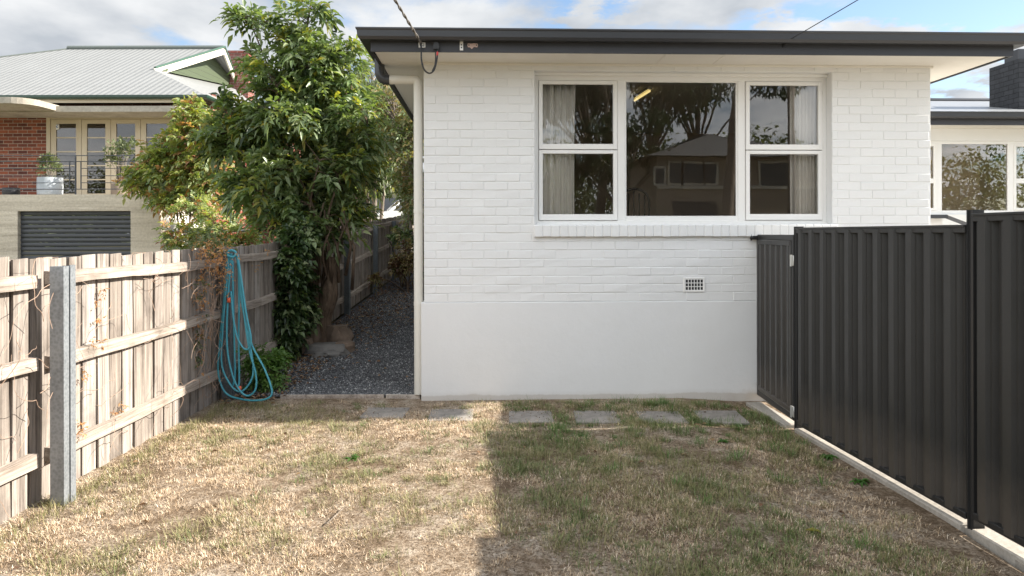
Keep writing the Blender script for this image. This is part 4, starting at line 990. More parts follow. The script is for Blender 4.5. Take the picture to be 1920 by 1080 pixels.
# trees further back
def bigtree(label, base, ells, stems, n, mats, ll, lw, name='tree', pairs=2, sp=0.1, bark=M_BARKG, per=3, droop=0.35):
    return tree(name, label, 'tree', base, stems, ells, n, per, mats, ll, lw, pairs, sp, bark, twig_r=0.012, droop=droop)
bigtree('brown tinged tree with pale forking branches close beside the white pipe', (-2.05, 16.5, 0.5),
        [pell(765, 300, 30, 80, 16, 0.8), pell(785, 370, 28, 50, 16, 0.8), pell(745, 250, 35, 50, 16.5, 0.8), pell(790, 230, 40, 50, 16, 0.8), pell(730, 200, 30, 50, 16.8, 0.7)],
        [(P(770, 260, 16), .05), (P(745, 230, 16.4), .04), (P(800, 220, 16), .04), (P(790, 320, 15.8), .03)], 560, [(G6, 0.42), (G4, 0.35), (G1, 0.23)], 0.11, 0.05)
bigtree('drooping willow like tree behind the garden tree', (-4.2, 22, 0.8),
        [pell(700, 190, 50, 70, 22, 1.4), pell(650, 230, 60, 80, 22, 1.4), pell(745, 230, 40, 60, 22, 1.2), pell(700, 290, 60, 60, 22, 1.2), pell(610, 200, 50, 70, 23, 1.2)],
        [(P(700, 150, 22), .08), (P(650, 180, 22), .07), (P(745, 190, 22), .06), (P(610, 170, 22.5), .06)], 900, [(G4, 0.6), (G2, 0.15), (G1, 0.25)], 0.20, 0.055, pairs=3, sp=0.12, droop=0.8)
bigtree('dense green tree at the back left of the path', (-6.5, 27, 0.9),
        [pell(560, 300, 90, 110, 27, 2), pell(640, 330, 60, 70, 27, 1.5), pell(480, 350, 60, 80, 27, 1.5), pell(700, 345, 50, 50, 28, 1.5)],
        [(P(560, 220, 27), .1), (P(640, 280, 27), .08), (P(480, 300, 27), .08)], 900, [(G1, 0.7), (G3, 0.3)], 0.22, 0.09, bark=M_BARK)
bush('overhanging_bush', 'leafy bush leaning over the far end of the paling fence', 'bush',
     [pell(750, 440, 20, 14, 15.6, 0.3), pell(690, 400, 22, 16, 18, 0.4), pell(778, 400, 18, 45, 18, .4), pell(778, 480, 12, 45, 15.5, 0.2, 300)], 170, [(G1, 0.5), (G3, 0.3), (G6, 0.2)], 0.09, 0.04, 2, 0.05, (-2.4, 16.0, 0.45))
bush('dead_shrub', 'brown dried out shrub at the far end of the gravel path', 'shrub',
     [pell(765, 480, 22, 30, 15.2, 0.3), pell(745, 500, 18, 20, 15.2, 0.2), pell(700, 525, 12, 12, 14.2, .15)], 110, [(G6, 0.6), (m_leaf('dead_brown_leaf', [(0.10, 0.05, 0.03), (0.16, 0.08, 0.05)]), 0.4)], 0.07, 0.035, 2, 0.04, (-2.25, 15.2, 0.42))

# ---------------------------------------------------------------- neighbour's house on the left
nh = thing('brick_house', 'red brick neighbour house with pale corrugated roof above a concrete garage', 'house', (-10.5, 18, 0))
M_RB = m_brick('red_brick', (0.33, 0.105, 0.058), (0.12, 0.045, 0.038), (0.40, 0.34, 0.28), ms=0.007)
M_CREAM = paint('cream_joinery', (0.56, 0.48, 0.35), 0.5, 0.04, 20, 0.1); M_BOARD = m_board_concrete()
NYW = 18.1
def np_(px, py, Y=NYW): return P(px, py, Y)
bz = np_(0, 363, 16.0).z
ez1_ = P(0, 177, 17.4).z; wl0 = np_(-260, 0).x; dl = np_(88, 0).x; dr = np_(332, 0).x; er = np_(398, 0).x; ztop = np_(0, 196).z; zdoor = np_(0, 216).z
m = MB(); m.box(wl0, dl, NYW, NYW+0.25, bz-0.1, ztop+0.3); m.box(dr, er, NYW, NYW+0.25, bz-0.1, ztop+0.3); m.box(dl, dr, NYW, NYW+0.25, zdoor, ztop+0.3); m.build('wall', M_RB, nh)
m = MB(); m.box(er-0.25, er, NYW+0.25, NYW+8, 0, ez1_-0.1); m.build('side_wall', m_brick('red_brick_side', (0.36, 0.085, 0.05), (0.16, 0.04, 0.035), (0.40, 0.34, 0.28), axes='yz'), nh)
# french doors
fdr = bpy.data.objects.new('french_door_set', None); COL.objects.link(fdr); fdr.parent = nh; TM[fdr] = TM[nh]
m = MB(); m.box(dl, dl+0.09, NYW-0.02, NYW+0.12, bz, zdoor); m.box(dr-0.06, dr, NYW-0.02, NYW+0.12, bz, zdoor); m.box(dl+0.09, dr-0.06, NYW-0.02, NYW+0.12, zdoor-0.07, zdoor-0.001); m.build('door_frame', M_CREAM, fdr)
xs_ = [np_(q, 0).x for q in (95, 153, 208, 264, 325)]
M_GLN = m_glass('neighbour_glass', (0.6, 0.58, 0.55), 1.7)
for i in range(4):
    a_, b_ = xs_[i]+0.006, xs_[i+1]-0.006; zt_ = zdoor-0.08; zb__ = bz+0.02
    m = MB(); st_ = 0.13; y_ = NYW+0.0
    m.box(a_, a_+st_, y_, y_+0.05, zb__, zt_); m.box(b_-st_, b_, y_, y_+0.05, zb__, zt_); m.box(a_+st_, b_-st_, y_, y_+0.05, zt_-0.11, zt_); m.box(a_+st_, b_-st_, y_, y_+0.05, zb__, zb__+0.12)
    for k in range(1, 5): q_ = zb__+0.12+(zt_-0.11-zb__-0.12)*k/5; m.box(a_+st_, b_-st_, y_+0.005, y_+0.045, q_-0.014, q_+0.014)
    m.build('door_leaf', M_CREAM, fdr)
    m = MB(); m.box(a_+st_-0.01, b_-st_+0.01, y_+0.022, y_+0.028, zb__+0.11, zt_-0.1); m.build('pane', M_GLN, fdr)
    if i >= 2:
        m = MB(); m.box(a_+st_, b_-st_, y_+0.10, y_+0.105, zb__+0.11, zt_-0.1); m.build('blind', paint('pale_blind', (0.5, 0.5, 0.46), 0.8, 0.05), fdr)
m = MB(); m.box(xs_[0]+0.14, xs_[0]+0.21, NYW-0.004, NYW+0.024, zdoor-0.34, zdoor-0.21); stk = m.build('sticker', M_TRIM, fdr)
m = MB(); m.tube([(xs_[0]+0.20-0.025+0.022*math.cos(t_), NYW-0.006, zdoor-0.265+0.024*math.sin(t_)) for t_ in np.linspace(0.7, 5.6, 12)], 0.007, 5); m.build('sticker_mark', paint('blue_mark', (0.05, 0.15, 0.4), 0.5), stk) if False else m.build('sticker_mark', paint('blue_mark', (0.05, 0.15, 0.4), 0.5), fdr)
m = MB(); m.box(wl0, er-0.3, NYW+3.5, NYW+3.6, bz-0.1, ztop); m.box(wl0, er-0.3, NYW+0.26, NYW+3.5, bz-0.12, bz-0.08); m.box(wl0, er-0.3, NYW+0.26, NYW+3.5, ztop+0.1, ztop+0.2); m.build('room_wall', M_IW, nh)
# canopy slabs
def curved_slab(x0, x1, yb, yf, z0, z1, r):
    pts = [(x0, yb), (x0, yf)]+[(x1-r+r*math.sin(a_), yf+r-r*math.cos(a_)) for a_ in np.linspace(0, math.pi/2, 8)]+[(x1, yb)]
    return MB().prism(pts, 'z', z0, z1)
M_SLAB = m_concrete('painted_canopy_concrete', (0.26, 0.23, 0.19), (0.50, 0.46, 0.39), 14)
cz0 = np_(0, 208, 17.2).z; cz1 = np_(0, 197, 17.2).z
curved_slab(wl0, np_(362, 0, 17.2).x, NYW-0.01, 17.2, cz0, cz1, 0.55).build('canopy', M_SLAB, nh)
curved_slab(wl0, np_(53, 0, 16.2).x, 17.5, 16.2, cz0+0.03, cz1+0.03, 0.5).build('canopy', M_SLAB, nh)
# eaves, gutter
ex = np_(383, 0, 17.5).x
ez1 = np_(0, 177, 17.4).z; ez0 = np_(0, 190, 17.4).z
M_DG = paint('dark_green_gutter', (0.022, 0.055, 0.038), 0.35, 0.1)
MB().box(wl0-0.5, ex, 17.46, 17.5, ez0, ez1-0.06).build('fascia', M_CREAM, nh)
m = MB(); m.sweep([(0, ez1-0.09), (0.09, ez1-0.085), (0.12, ez1-0.05), (0.12, ez1), (0, ez1)], [(wl0-0.5, 17.46), (ex+0.02, 17.46), (ex+0.02, 25)]); m.build('gutter', M_DG, nh)
MB().box(wl0-0.5, ex, 17.5, NYW+8, ez1-0.10, ez1-0.08).build('soffit', paint('dark_soffit', (0.10, 0.085, 0.06), 0.8), nh)
# roof
M_NR = m_corrugated('pale_corrugated_iron', (0.275, 0.28, 0.275), 0.076*2.2, 'x', 0.5, 1.35)
rc = lambda p: tuple(p)
e0 = (wl0-1.5, 17.35, ez1); e1 = (ex+0.08, 17.35, ez1); RG = np_(420, 90, 22.0); RGL = np_(128, 93, 22.0); RGL.z = RG.z; GLo = np_(290, 130, 19.6)
mslope = (RG.z-ez1)/(22.0-17.35); GLo.z = ez1+mslope*(19.6-17.35); GLo.x = (290-960)/FPX*19.6
HL = (RGL.x-6.5, 17.35, ez1)
bk = 26.65
BLo = P(448, 165, 24.4)
m = MB(); m.add([HL, e1, rc(GLo), rc(RG), rc(RGL)], [(0, 1, 2, 3, 4)]); m.add([HL, rc(RGL), (HL[0], bk, ez1)], [(0, 1, 2)])
m.add([(HL[0], bk, ez1), (e1[0], bk, ez1), rc(BLo), rc(RG), rc(RGL)], [(0, 4, 3, 2, 1)])
m.add([e1, (e1[0], bk, ez1), rc(BLo), rc(GLo)], [(0, 1, 2, 3)]); m.build('roof', M_NR, nh)
# gablet
M_GW = m_weatherboard('green_weatherboard', (0.10, 0.125, 0.075))
gx = GLo.x+0.16
m = MB(); m.add([(gx, GLo.y+0.1, GLo.z), (BLo.x+0.1, BLo.y-0.1, BLo.z), (RG.x-0.45, 22, RG.z-0.12)], [(0, 1, 2)]); m.build('gable_wall', M_GW, nh)
M_CRW = paint('cream_barge_paint', (0.72, 0.68, 0.58), 0.5, 0.03)
m = MB()
for q_ in (GLo, BLo): m.bar((q_.x+0.02, q_.y, q_.z-0.07), (RG.x+0.0, RG.y, RG.z-0.07), 0.05, 0.20)
m.build('barge_board', M_CRW, nh)
m = MB()
for q_ in (GLo, BLo): m.bar((q_.x+0.02, q_.y, q_.z+0.06), (RG.x+0.02, RG.y, RG.z+0.06), 0.08, 0.05)
m.build('barge_cap', paint('green_cap', (0.04, 0.10, 0.07), 0.4), nh)
m = MB(); m.tube([rc(RGL+Vector((0, 0, 0.03))), rc(RG+Vector((0, 0, 0.03)))], 0.07, 8); m.bar(rc(RGL), HL, 0.12, 0.03); m.build('ridge_cap', paint('dark_ridge', (0.13, 0.15, 0.14), 0.5), nh)
nc = np_(430, 98, 23.5)
m = MB(); m.box(nc.x, nc.x+0.62, 23.5, 24.1, 4.5, nc.z); m.box(nc.x-0.04, nc.x+0.66, 23.46, 24.14, nc.z, nc.z+0.07); m.build('chimney', m_brick('chimney_brick', (0.30, 0.10, 0.08), (0.20, 0.09, 0.075), (0.34, 0.29, 0.25)), nh)
# garage with balcony on top
GY = 16.0
gx1 = np_(301, 0, GY).x; d0 = np_(33, 0, GY).x; d1 = np_(245, 0, GY).x; dz1 = np_(0, 394, GY).z; wl1 = np_(-250, 0, GY).x
m = MB(); m.box(wl1, d0, GY, GY+0.2, -0.2, dz1); m.box(d1, gx1, GY, GY+0.2, -0.2, dz1); m.box(wl1, gx1, GY, GY+0.2, dz1, bz); m.box(wl1, gx1-0.2, GY+0.2, NYW-0.002, bz-0.15, bz-0.004)
m.build('garage_front', M_BOARD, nh)
m = MB(); m.box(gx1-0.2, gx1-0.001, GY+0.201, NYW+5, -0.2, bz-0.001); m.build('garage_side', paint('pale_render', (0.70, 0.66, 0.58), 0.7, 0.05), nh)
m = MB()
n = 20
for i in range(n):
    z_ = 0.2+(dz1-0.2)*i/n; hh = (dz1-0.2)/n
    m.prism([(GY+0.115, z_+0.004), (GY+0.10, z_+0.02), (GY+0.095, z_+hh*0.5), (GY+0.10, z_+hh-0.012), (GY+0.115, z_+hh), (GY+0.13, z_+hh), (GY+0.13, z_+0.004)], 'x', d0, d1)
m.build('garage_door', paint('charcoal_roller_door', (0.055, 0.058, 0.066), 0.45, 0.08), nh)
# railing
rl = bpy.data.objects.new('balcony_railing', None); COL.objects.link(rl); rl.parent = nh; TM[rl] = TM[nh]
M_IR = paint('dark_grey_iron', (0.055, 0.06, 0.07), 0.45, 0.1); ry_ = GY+0.12
m = MB()
for (q, za, zb2) in ((142, 290, 363), (298, 288, 358)):
    x_ = np_(q, 0, ry_).x; m.tube([(x_, ry_, bz-0.02), (x_, ry_, np_(0, za, ry_).z)], 0.018, 6)
for q in (131, 152): x_ = np_(q, 0, ry_).x; m.tube([(x_, ry_, np_(0, 352, ry_).z), (x_, ry_, np_(0, 302, ry_).z)], 0.012, 6)
m.build('railing_post', M_IR, rl)
for py in (290, 301, 314, 328, 341, 353):
    m = MB(); z_ = np_(0, py, ry_).z; xe = np_(298, 0, ry_).x; xa = np_(131, 0, ry_).x; xb = np_(152, 0, ry_).x
    if py in (290, 301, 353): m.tube([(wl1, ry_, z_), (xe, ry_, z_)], 0.011, 6)
    else: m.tube([(wl1, ry_, z_), (xa, ry_, z_)], 0.009, 6); m.tube([(xb, ry_, z_), (xe, ry_, z_)], 0.009, 6)
    m.build('railing_bar', M_IR, rl)
# pots
def potted(label, px, pz_px, w_px, h_px, mat, leafm, plant, Y=GY+0.5, name='potted_plant', cat='plant pot'):
    c = P(px, pz_px, Y); zb_ = bz; r_ = w_px/2/FPX*Y; h_ = h_px/FPX*Y
    t_ = thing(name, label, cat, (c.x, Y, zb_), group='pots standing on the balcony')
    MB().lathe([(r_*0.85, 0), (r_*0.97, 0.03), (r_, h_*0.5), (r_*0.97, h_), (r_*0.88, h_), (r_*0.86, h_*0.9), (0.01, h_*0.9)], (c.x, Y, zb_), 24).build('pot', mat, t_, smooth=True, angle=40)
    if plant:
        e_ = [pell(px+a_, b_, rx, ry2, Y, 0.15) for a_, b_, rx, ry2 in plant]; pts = ellipsoid_pts(e_, 150); base = np.array([c.x, Y, zb_+h_*0.9])
        tw = MB()
        for p in pts[:14]: tw.tube([tuple(base), tuple((base+p)/2+np.array([0, 0, 0.03])), tuple(p)], 0.006, 4, 0.003)
        tw.build('stem', M_BARKG, t_)
        V, F = sprigs(pts, pts-base+rnd_unit(len(pts))*0.15, 0.07, 0.035, 2, 0.035); np_mesh('foliage', V, F, leafm, t_)
    return t_
M_POT = paint('pale_blue_grey_pot', (0.42, 0.46, 0.50), 0.5, 0.05); M_POTD = paint('black_pot', (0.03, 0.032, 0.036), 0.5)
potted('pale blue grey round pot with a small variegated shrub on the balcony', 94, 345, 43, 34, M_POT, G4, [(0, 312, 18, 20), (-5, 300, 12, 12)])
potted('low empty black pot at the left end of the balcony', 21, 350, 29, 15, M_POTD, G4, None, name='plant_pot')
potted('spreading light green plant in a clay pot on the balcony right of the blue pot', 225, 345, 30, 22, paint('clay_pot', (0.25, 0.20, 0.16), 0.8), G4, [(0, 285, 30, 22), (12, 272, 18, 14), (-10, 300, 12, 15)])
# steel handrail in the neighbour's yard
hr = thing('handrail', 'thin galvanised handrail behind the paling fence', 'handrail', P(410, 470, 12.0))
h0, h1 = P(318, 432, 12.0), P(492, 432, 12.0)
MB().tube([h0, h1], 0.022, 8).build('rail', M_GALV, hr, smooth=True)
for q in (330, 430, 488):
    b_ = P(q, 432, 12.0); MB().tube([b_, (b_.x, b_.y, 0.15)], 0.02, 8).build('post', M_GALV, hr, smooth=True)

# shed, car far behind
sh = thing('carport', 'dark open carport with a low roof far behind the fence', 'carport', (-4.4, 27.0, 0.9))
a_ = P(680, 322, 27); b_ = P(790, 322, 27)
MB().box(a_.x, b_.x, 26.8, 31, a_.z-0.08, a_.z+0.04).build('roof', M_CHAR, sh)
for q in (702, 785): x_ = P(q, 0, 27).x; MB().box(x_-0.07, x_+0.07, 27, 27.14, 0.7, a_.z-0.081).build('post', M_GALVD, sh)
MB().box(P(728, 0, 30).x, b_.x+0.3, 30, 30.1, 0.7, a_.z-0.2).build('back_wall', paint('white_shed_wall', (0.75, 0.74, 0.70), 0.6), sh)
def car(loc, rz):
    t_ = thing('parked_car', 'silver car parked under the carport behind the far fence', 'car', loc, rz)
    M_CP = paint('silver_car_paint', (0.50, 0.51, 0.52), 0.25, 0.02, 40, 0.02, 0.6, 0.4); M_TY = M_BLACK; M_CG = paint('dark_car_glass', (0.03, 0.035, 0.04), 0.08, 0.02, 5, 0.0)
    m = MB(); m.prism([(-2.1, 0.3), (-2.15, 0.6), (-2.0, 0.85), (-1.2, 0.95), (-0.5, 1.40), (1.0, 1.45), (1.75, 1.0), (2.1, 0.9), (2.12, 0.35)], 'y', -0.8, 0.8); o = m.build('body', M_CP, t_, local=True)
    bv = o.modifiers.new('bevel', 'BEVEL'); bv.width = 0.07; bv.segments = 3
    m = MB(); m.prism([(-1.13, 0.99), (-0.52, 1.36), (-0.50, 1.40), (-1.17, 0.99)], 'y', -0.68, 0.68); m.build('windscreen', M_CG, t_, local=True)
    for s_ in (-1, 1):
        m = MB(); m.prism([(-1.0, 0.97), (-0.45, 1.34), (0.95, 1.38), (1.5, 1.0)], 'y', s_*0.795, s_*0.81); m.build('side_window', M_CG, t_, local=True)
        for x_ in (-1.3, 1.3):
            m = MB(); m.tube([(x_, s_*0.65, 0.32), (x_, s_*0.84, 0.32)], 0.32, 20); wh = m.build('wheel', M_TY, t_, local=True); TM[wh] = TM[t_]
            m = MB(); m.tube([(x_, s_*0.84, 0.32), (x_, s_*0.85, 0.32)], 0.19, 14); m.build('rim', M_ZINC, wh, local=True)
        m = MB(); m.box(-2.17, -2.08, s_*0.5, s_*0.75, 0.6, 0.75, 0.01); m.build('headlight', M_TRIM, t_, local=True)
cl = P(738, 395, 24.5); car((cl.x, 24.5, cl.z-1.2+0.2), R(60))
# far tree line all round the back
def treeline(Y, x0, x1, n, hmin, hmax, mat, label, seed, ll=0.9, y1=None):
    r_ = np.random.default_rng(seed); cx_ = r_.uniform(x0, x1, 70); hh = r_.uniform(hmin, hmax, 70); P_ = []
    k = r_.integers(0, 70, n); u_ = r_.normal(size=(n, 3)); u_ /= np.linalg.norm(u_, axis=1, keepdims=True); rr = r_.random(n)**0.4
    c = np.stack([cx_[k], np.full(n, Y)+((k*7) % 9)-4, hh[k]*0.55], 1); P_ = c+u_*rr[:, None]*np.stack([hh[k]*0.42, hh[k]*0.35, hh[k]*0.5], 1); P_[:, 2] = np.abs(P_[:, 2])
    V, F = leaf_arrays(P_, r_.normal(size=(n, 3)), r_.normal(size=(n, 3)), r_.uniform(0.6, 1.2, n)*ll, r_.uniform(0.3, 0.6, n)*ll)
    o = np_mesh('woodland', V, F, mat); tag(o, label, 'woodland', kind='stuff'); return o
treeline(50, -60, 40, 26000, 4, 7, G4, 'far line of trees behind the neighbouring houses', 3)

# ---------------------------------------------------------------- the street side, seen only mirrored in the windows
nW = -EV
def MP(px, py, Yb, v=FV):                            # the point at depth Yb (behind the camera) whose mirror image shows at a photo pixel
    d = Vector(((px-960)/FPX, 1, -(py-HOR)/FPX)); t = (v + HO.dot(EV))/d.dot(EV); p = d*t; dr_ = d-2*d.dot(EV)*EV; s_ = (Yb-p.y)/dr_.y; q_ = p+dr_*s_; return Vector((q_.x, q_.y, EYE+q_.z))
OY = -16.0
oh = thing('street_house', 'beige house across the street, mirrored in the middle pane', 'house', (MP(1300, 400, OY).x, OY, 0))
oa, ob = MP(1232, 300, OY), MP(1392, 300, OY); xl, xr = oa.x, MP(1530, 300, OY).x
ze = MP(1300, 294, OY).z
M_OB = paint('beige_render', (0.42, 0.35, 0.27), 0.8, 0.06, 6, 0.2)
MB().box(xl, xr, OY-8, OY, 0, ze).build('wall', M_OB, oh)
m = MB(); zr = MP(1330, 252, OY-4).z; m.add([(xl-0.6, OY+0.6, ze), (xr+0.6, OY+0.6, ze), (xr+0.6, OY-8.6, ze), (xl-0.6, OY-8.6, ze), (xl+3.8, OY-4, zr), (xr-3.8, OY-4, zr)], [(0, 1, 5, 4), (1, 2, 5), (2, 3, 4, 5), (3, 0, 4), (0, 3, 2, 1)]); m.build('roof', m_corrugated('grey_tin_roof', (0.22, 0.22, 0.22), 0.25), oh)
def owin(p0, p1, q0, q1):
    a_, b_ = MP(p0, 320, OY).x, MP(p1, 320, OY).x; z0_, z1_ = MP(1300, q1, OY).z, MP(1300, q0, OY).z
    MB().box(a_-0.1, b_+0.1, OY+0.005, OY+0.06, z0_-0.1, z1_+0.1).build('window_frame', M_CRW, oh)
    MB().box(a_, b_, OY+0.061, OY+0.07, z0_, z1_).build('window_pane', paint('dim_glass', (0.08, 0.085, 0.09), 0.15), oh)
owin(1256, 1277, 307, 344); owin(1281, 1318, 307, 344); owin(1322, 1343, 307, 344); owin(1230, 1245, 316, 345); owin(1425, 1478, 305, 350)
MB().box(MP(1262, 380, OY).x, MP(1345, 380, OY).x, OY+0.005, OY+0.05, 0, MP(1300, 378, OY).z).build('garage_door', M_CHAR, oh)
MB().box(xl, xr, OY+0.004, OY+0.09, MP(1300, 349, OY).z-0.15, MP(1300, 349, OY).z).build('band', M_CRW, oh)
rd_ = MB().box(-60, 60, -12, -5.5, -0.3, -0.045).build('road', m_concrete('asphalt', (0.045, 0.045, 0.045), (0.07, 0.07, 0.07))); tag(rd_, kind='structure')
def gum(label, x, y, h, w_, seed, n=2600, ll=0.38):
    r_ = random.Random(seed); t_ = thing('gum_tree', label, 'tree', (x, y, 0), group='gum trees across the street')
    m = MB(); m.tube(smooth_path([(x, y, -0.2), (x+r_.uniform(-.5, .5), y, h*0.3), (x+r_.uniform(-.8, .8), y, h*0.6), (x, y, h*0.9)], 5), lambda q: 0.28*(1-q)+0.05, 9)
    E = []
    for k in range(12):
        a__ = r_.uniform(0, 6.28); rr = r_.uniform(0.3, 1)*w_; c = (x+rr*math.cos(a__), y+rr*math.sin(a__)*0.8, h*r_.uniform(0.64, 0.97)); m.tube([(x, y, h*0.4), ((x+c[0])/2, (y+c[1])/2, c[2]*0.8), c], 0.08, 6, 0.03)
        E.append((*c, w_*r_.uniform(0.3, 0.5), w_*0.4, h*0.10, 1))
    m.build('trunk', M_BARKG, t_, smooth=True); pts = ellipsoid_pts(E, n); V, F = leaf_arrays(pts, rnd_unit(n)-np.array([0, 0, 0.8]), rnd_unit(n), rng.uniform(0.5, 1.1, n)*ll, rng.uniform(0.25, 0.4, n)*ll); np_mesh('crown', V, F, G3, t_)
gp = MP(1240, 200, -24); gum('broad gum tree across the street, mirrored above the beige roof', gp.x, -26, 15, 6.0, 1, 15000, 0.42)
gp = MP(1100, 250, -24); gum('gum tree across the street, mirrored in the left sashes', gp.x, -22, 13, 5.5, 2, 14000, 0.4)
gp = MP(1330, 200, -30); gum('tall gum tree behind the beige street house', gp.x, -32, 17, 6, 3, 13000, 0.45)
# gum tree mirrored at the right curtain', gp.x, -20, 13, 2.6, 4, 3000, 0.35)
gp = MP(1180, 300, -15); gum('short gum tree left of the beige street house', gp.x, -17, 7, 2.4, 5, 3500, 0.3)
gp = MP(1370, 300, -9); 
m = MB(); b_ = MP(1366, 395, -9); c_ = MP(1372, 300, -9); d2 = MP(1384, 180, -9); m.tube(smooth_path([(b_.x, -9, 0), b_, c_, d2, (d2.x+0.4, -9, d2.z+3)], 5), 0.22, 10, 0.13)
o = m.build('bare_trunk', M_BARKG, smooth=True); tag(o, 'bare leaning trunk on the verge, mirrored beside the middle mullion', 'tree trunk')
treeline(-55, -70, 60, 45000, 7, 13, G4, 'wooded slope far across the street, seen in window reflections', 9, 0.6)
MB()
MB_ = None

# ---------------------------------------------------------------- lawn: straw, grass tufts, weeds
def blades(xy, h, w, lean, lay, mat, name, parent=None, zf=lawn_h, curl=0.3, az=None):
    n = len(xy); az = rng.uniform(0, 2*math.pi, n) if az is None else az; d = np.stack([np.cos(az), np.sin(az), np.zeros(n)], 1); az2 = az+rng.uniform(1.0, 2.1, n); s_ = np.stack([np.cos(az2), np.sin(az2), np.zeros(n)], 1)
    up = np.array([0, 0, 1.0]); b = np.stack([xy[:, 0], xy[:, 1], zf(xy[:, 0], xy[:, 1])-0.002], 1); ln = lean[:, None]; hh = h[:, None]; ww = w[:, None]
    m1 = b+(up*np.cos(ln)+d*np.sin(ln))*hh*0.55; ln2 = ln+curl; tip = m1+(up*np.cos(ln2)+d*np.sin(ln2))*hh*0.45
    tip[:, 2] = np.maximum(tip[:, 2], b[:, 2]+0.003)
    V = np.stack([b-s_*ww/2, b+s_*ww/2, m1+s_*ww*0.4, m1-s_*ww*0.4, tip], 1).reshape(-1, 3)
    tri = np.array([[0, 1, 2], [0, 2, 3], [3, 2, 4]]); F = (np.arange(n)[:, None, None]*5+tri[None]).reshape(-1, 3)
    return np_mesh(name, V, F, mat, parent)
def in_lawn(x, y): return (x > -2.93) & (x < 2.38-(y-6.2)*0.075) & (y < 7.12) & (y > 2.4)
PAV = []
for (xa, xb, ya, yb) in ((667, 750, 765, 784), (793, 875, 768, 790), (947, 1028, 772, 793), (1075, 1160, 772, 794), (1200, 1277, 773, 795), (1315, 1400, 772, 795)):
    yn = FPX*EYE/(yb-HOR); yf = FPX*EYE/(ya-HOR); PAV.append((((xa+6)-960)/FPX*yn, ((xb-3)-960)/FPX*yn if xb < 960 else (xb-960)/FPX*yn-0.0, yn, yf))
def off_pav(x, y, m=0.0):
    k = np.ones(len(x), bool)
    for (a_, b_, c_, d__) in PAV: k &= ~((x > a_+m) & (x < a_+0.40-m) & (y > c_+m) & (y < d__-m))
    return k
N = 480000
x = rng.uniform(-2.95, 2.45, N); y = 2.4+(7.15-2.4)*rng.random(N)
dens = fbm(x, y, 2.6, 21); bare = fbm(x, y, 1.5, 31)
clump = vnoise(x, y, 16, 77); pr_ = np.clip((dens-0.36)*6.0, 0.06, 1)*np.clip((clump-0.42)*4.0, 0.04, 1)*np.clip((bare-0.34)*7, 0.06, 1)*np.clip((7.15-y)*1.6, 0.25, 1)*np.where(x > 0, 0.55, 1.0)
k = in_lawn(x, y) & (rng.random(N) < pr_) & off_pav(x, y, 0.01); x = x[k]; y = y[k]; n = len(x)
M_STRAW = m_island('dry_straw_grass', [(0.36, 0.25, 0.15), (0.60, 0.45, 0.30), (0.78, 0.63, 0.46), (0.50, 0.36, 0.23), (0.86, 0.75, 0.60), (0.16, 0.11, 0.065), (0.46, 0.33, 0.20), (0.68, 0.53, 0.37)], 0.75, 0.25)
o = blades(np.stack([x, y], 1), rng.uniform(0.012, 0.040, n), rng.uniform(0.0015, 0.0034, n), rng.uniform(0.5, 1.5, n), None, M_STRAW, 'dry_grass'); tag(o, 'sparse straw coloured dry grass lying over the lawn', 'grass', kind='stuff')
# green tufts: more on the shaded right and along the pavers
def tufts(nt, per, prob, hr, mat, name, label, spread=0.035, seed=0, lean=0.55):
    x = rng.uniform(-2.9, 2.35, nt*6); y = rng.uniform(2.5, 7.1, nt*6); k = in_lawn(x, y) & (rng.random(nt*6) < prob(x, y)) & off_pav(x, y, 0.035); x = x[k][:nt]; y = y[k][:nt]; n = len(x)
    sz = rng.uniform(0.45, 1.5, n); ox = rng.normal(size=n*per); oy = rng.normal(size=n*per); X = np.repeat(x, per)+ox*spread*np.repeat(sz, per); Y = np.repeat(y, per)+oy*spread*np.repeat(sz, per); m_ = n*per; X = np.minimum(X, 2.36-(Y-6.2)*0.075); Y = np.minimum(Y, 7.15)
    o = blades(np.stack([X, Y], 1), rng.uniform(hr[0], hr[1], m_)*np.repeat(sz, per), rng.uniform(0.0017, 0.0036, m_), np.abs(rng.normal(size=m_))*lean+0.1, None, mat, name, curl=0.5, az=np.arctan2(oy, ox)+rng.normal(size=m_)*0.5); tag(o, label, 'grass', kind='stuff'); return o
M_GRN = m_island('green_grass_blade', [(0.07, 0.11, 0.03), (0.11, 0.16, 0.045), (0.15, 0.19, 0.06), (0.22, 0.22, 0.10), (0.09, 0.14, 0.035)], 0.55, 0.35)
M_OLV = m_island('olive_grass_blade', [(0.20, 0.19, 0.08), (0.28, 0.25, 0.12), (0.15, 0.16, 0.06), (0.36, 0.30, 0.16)], 0.6, 0.3)
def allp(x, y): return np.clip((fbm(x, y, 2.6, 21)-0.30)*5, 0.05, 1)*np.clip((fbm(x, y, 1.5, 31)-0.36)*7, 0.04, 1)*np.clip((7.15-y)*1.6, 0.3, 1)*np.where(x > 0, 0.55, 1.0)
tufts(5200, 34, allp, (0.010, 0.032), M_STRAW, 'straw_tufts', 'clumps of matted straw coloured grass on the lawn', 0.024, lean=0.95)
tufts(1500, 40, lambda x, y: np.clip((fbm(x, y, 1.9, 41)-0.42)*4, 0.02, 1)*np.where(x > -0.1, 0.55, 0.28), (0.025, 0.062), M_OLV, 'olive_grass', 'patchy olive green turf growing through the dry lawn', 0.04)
tufts(620, 44, lambda x, y: np.clip((fbm(x, y, 1.4, 51)-0.45)*4, 0.01, 1)*np.where(x > 0.0, 0.9, 0.18), (0.025, 0.062), M_GRN, 'green_grass', 'fresh green grass tufts on the shaded side of the lawn', 0.035)
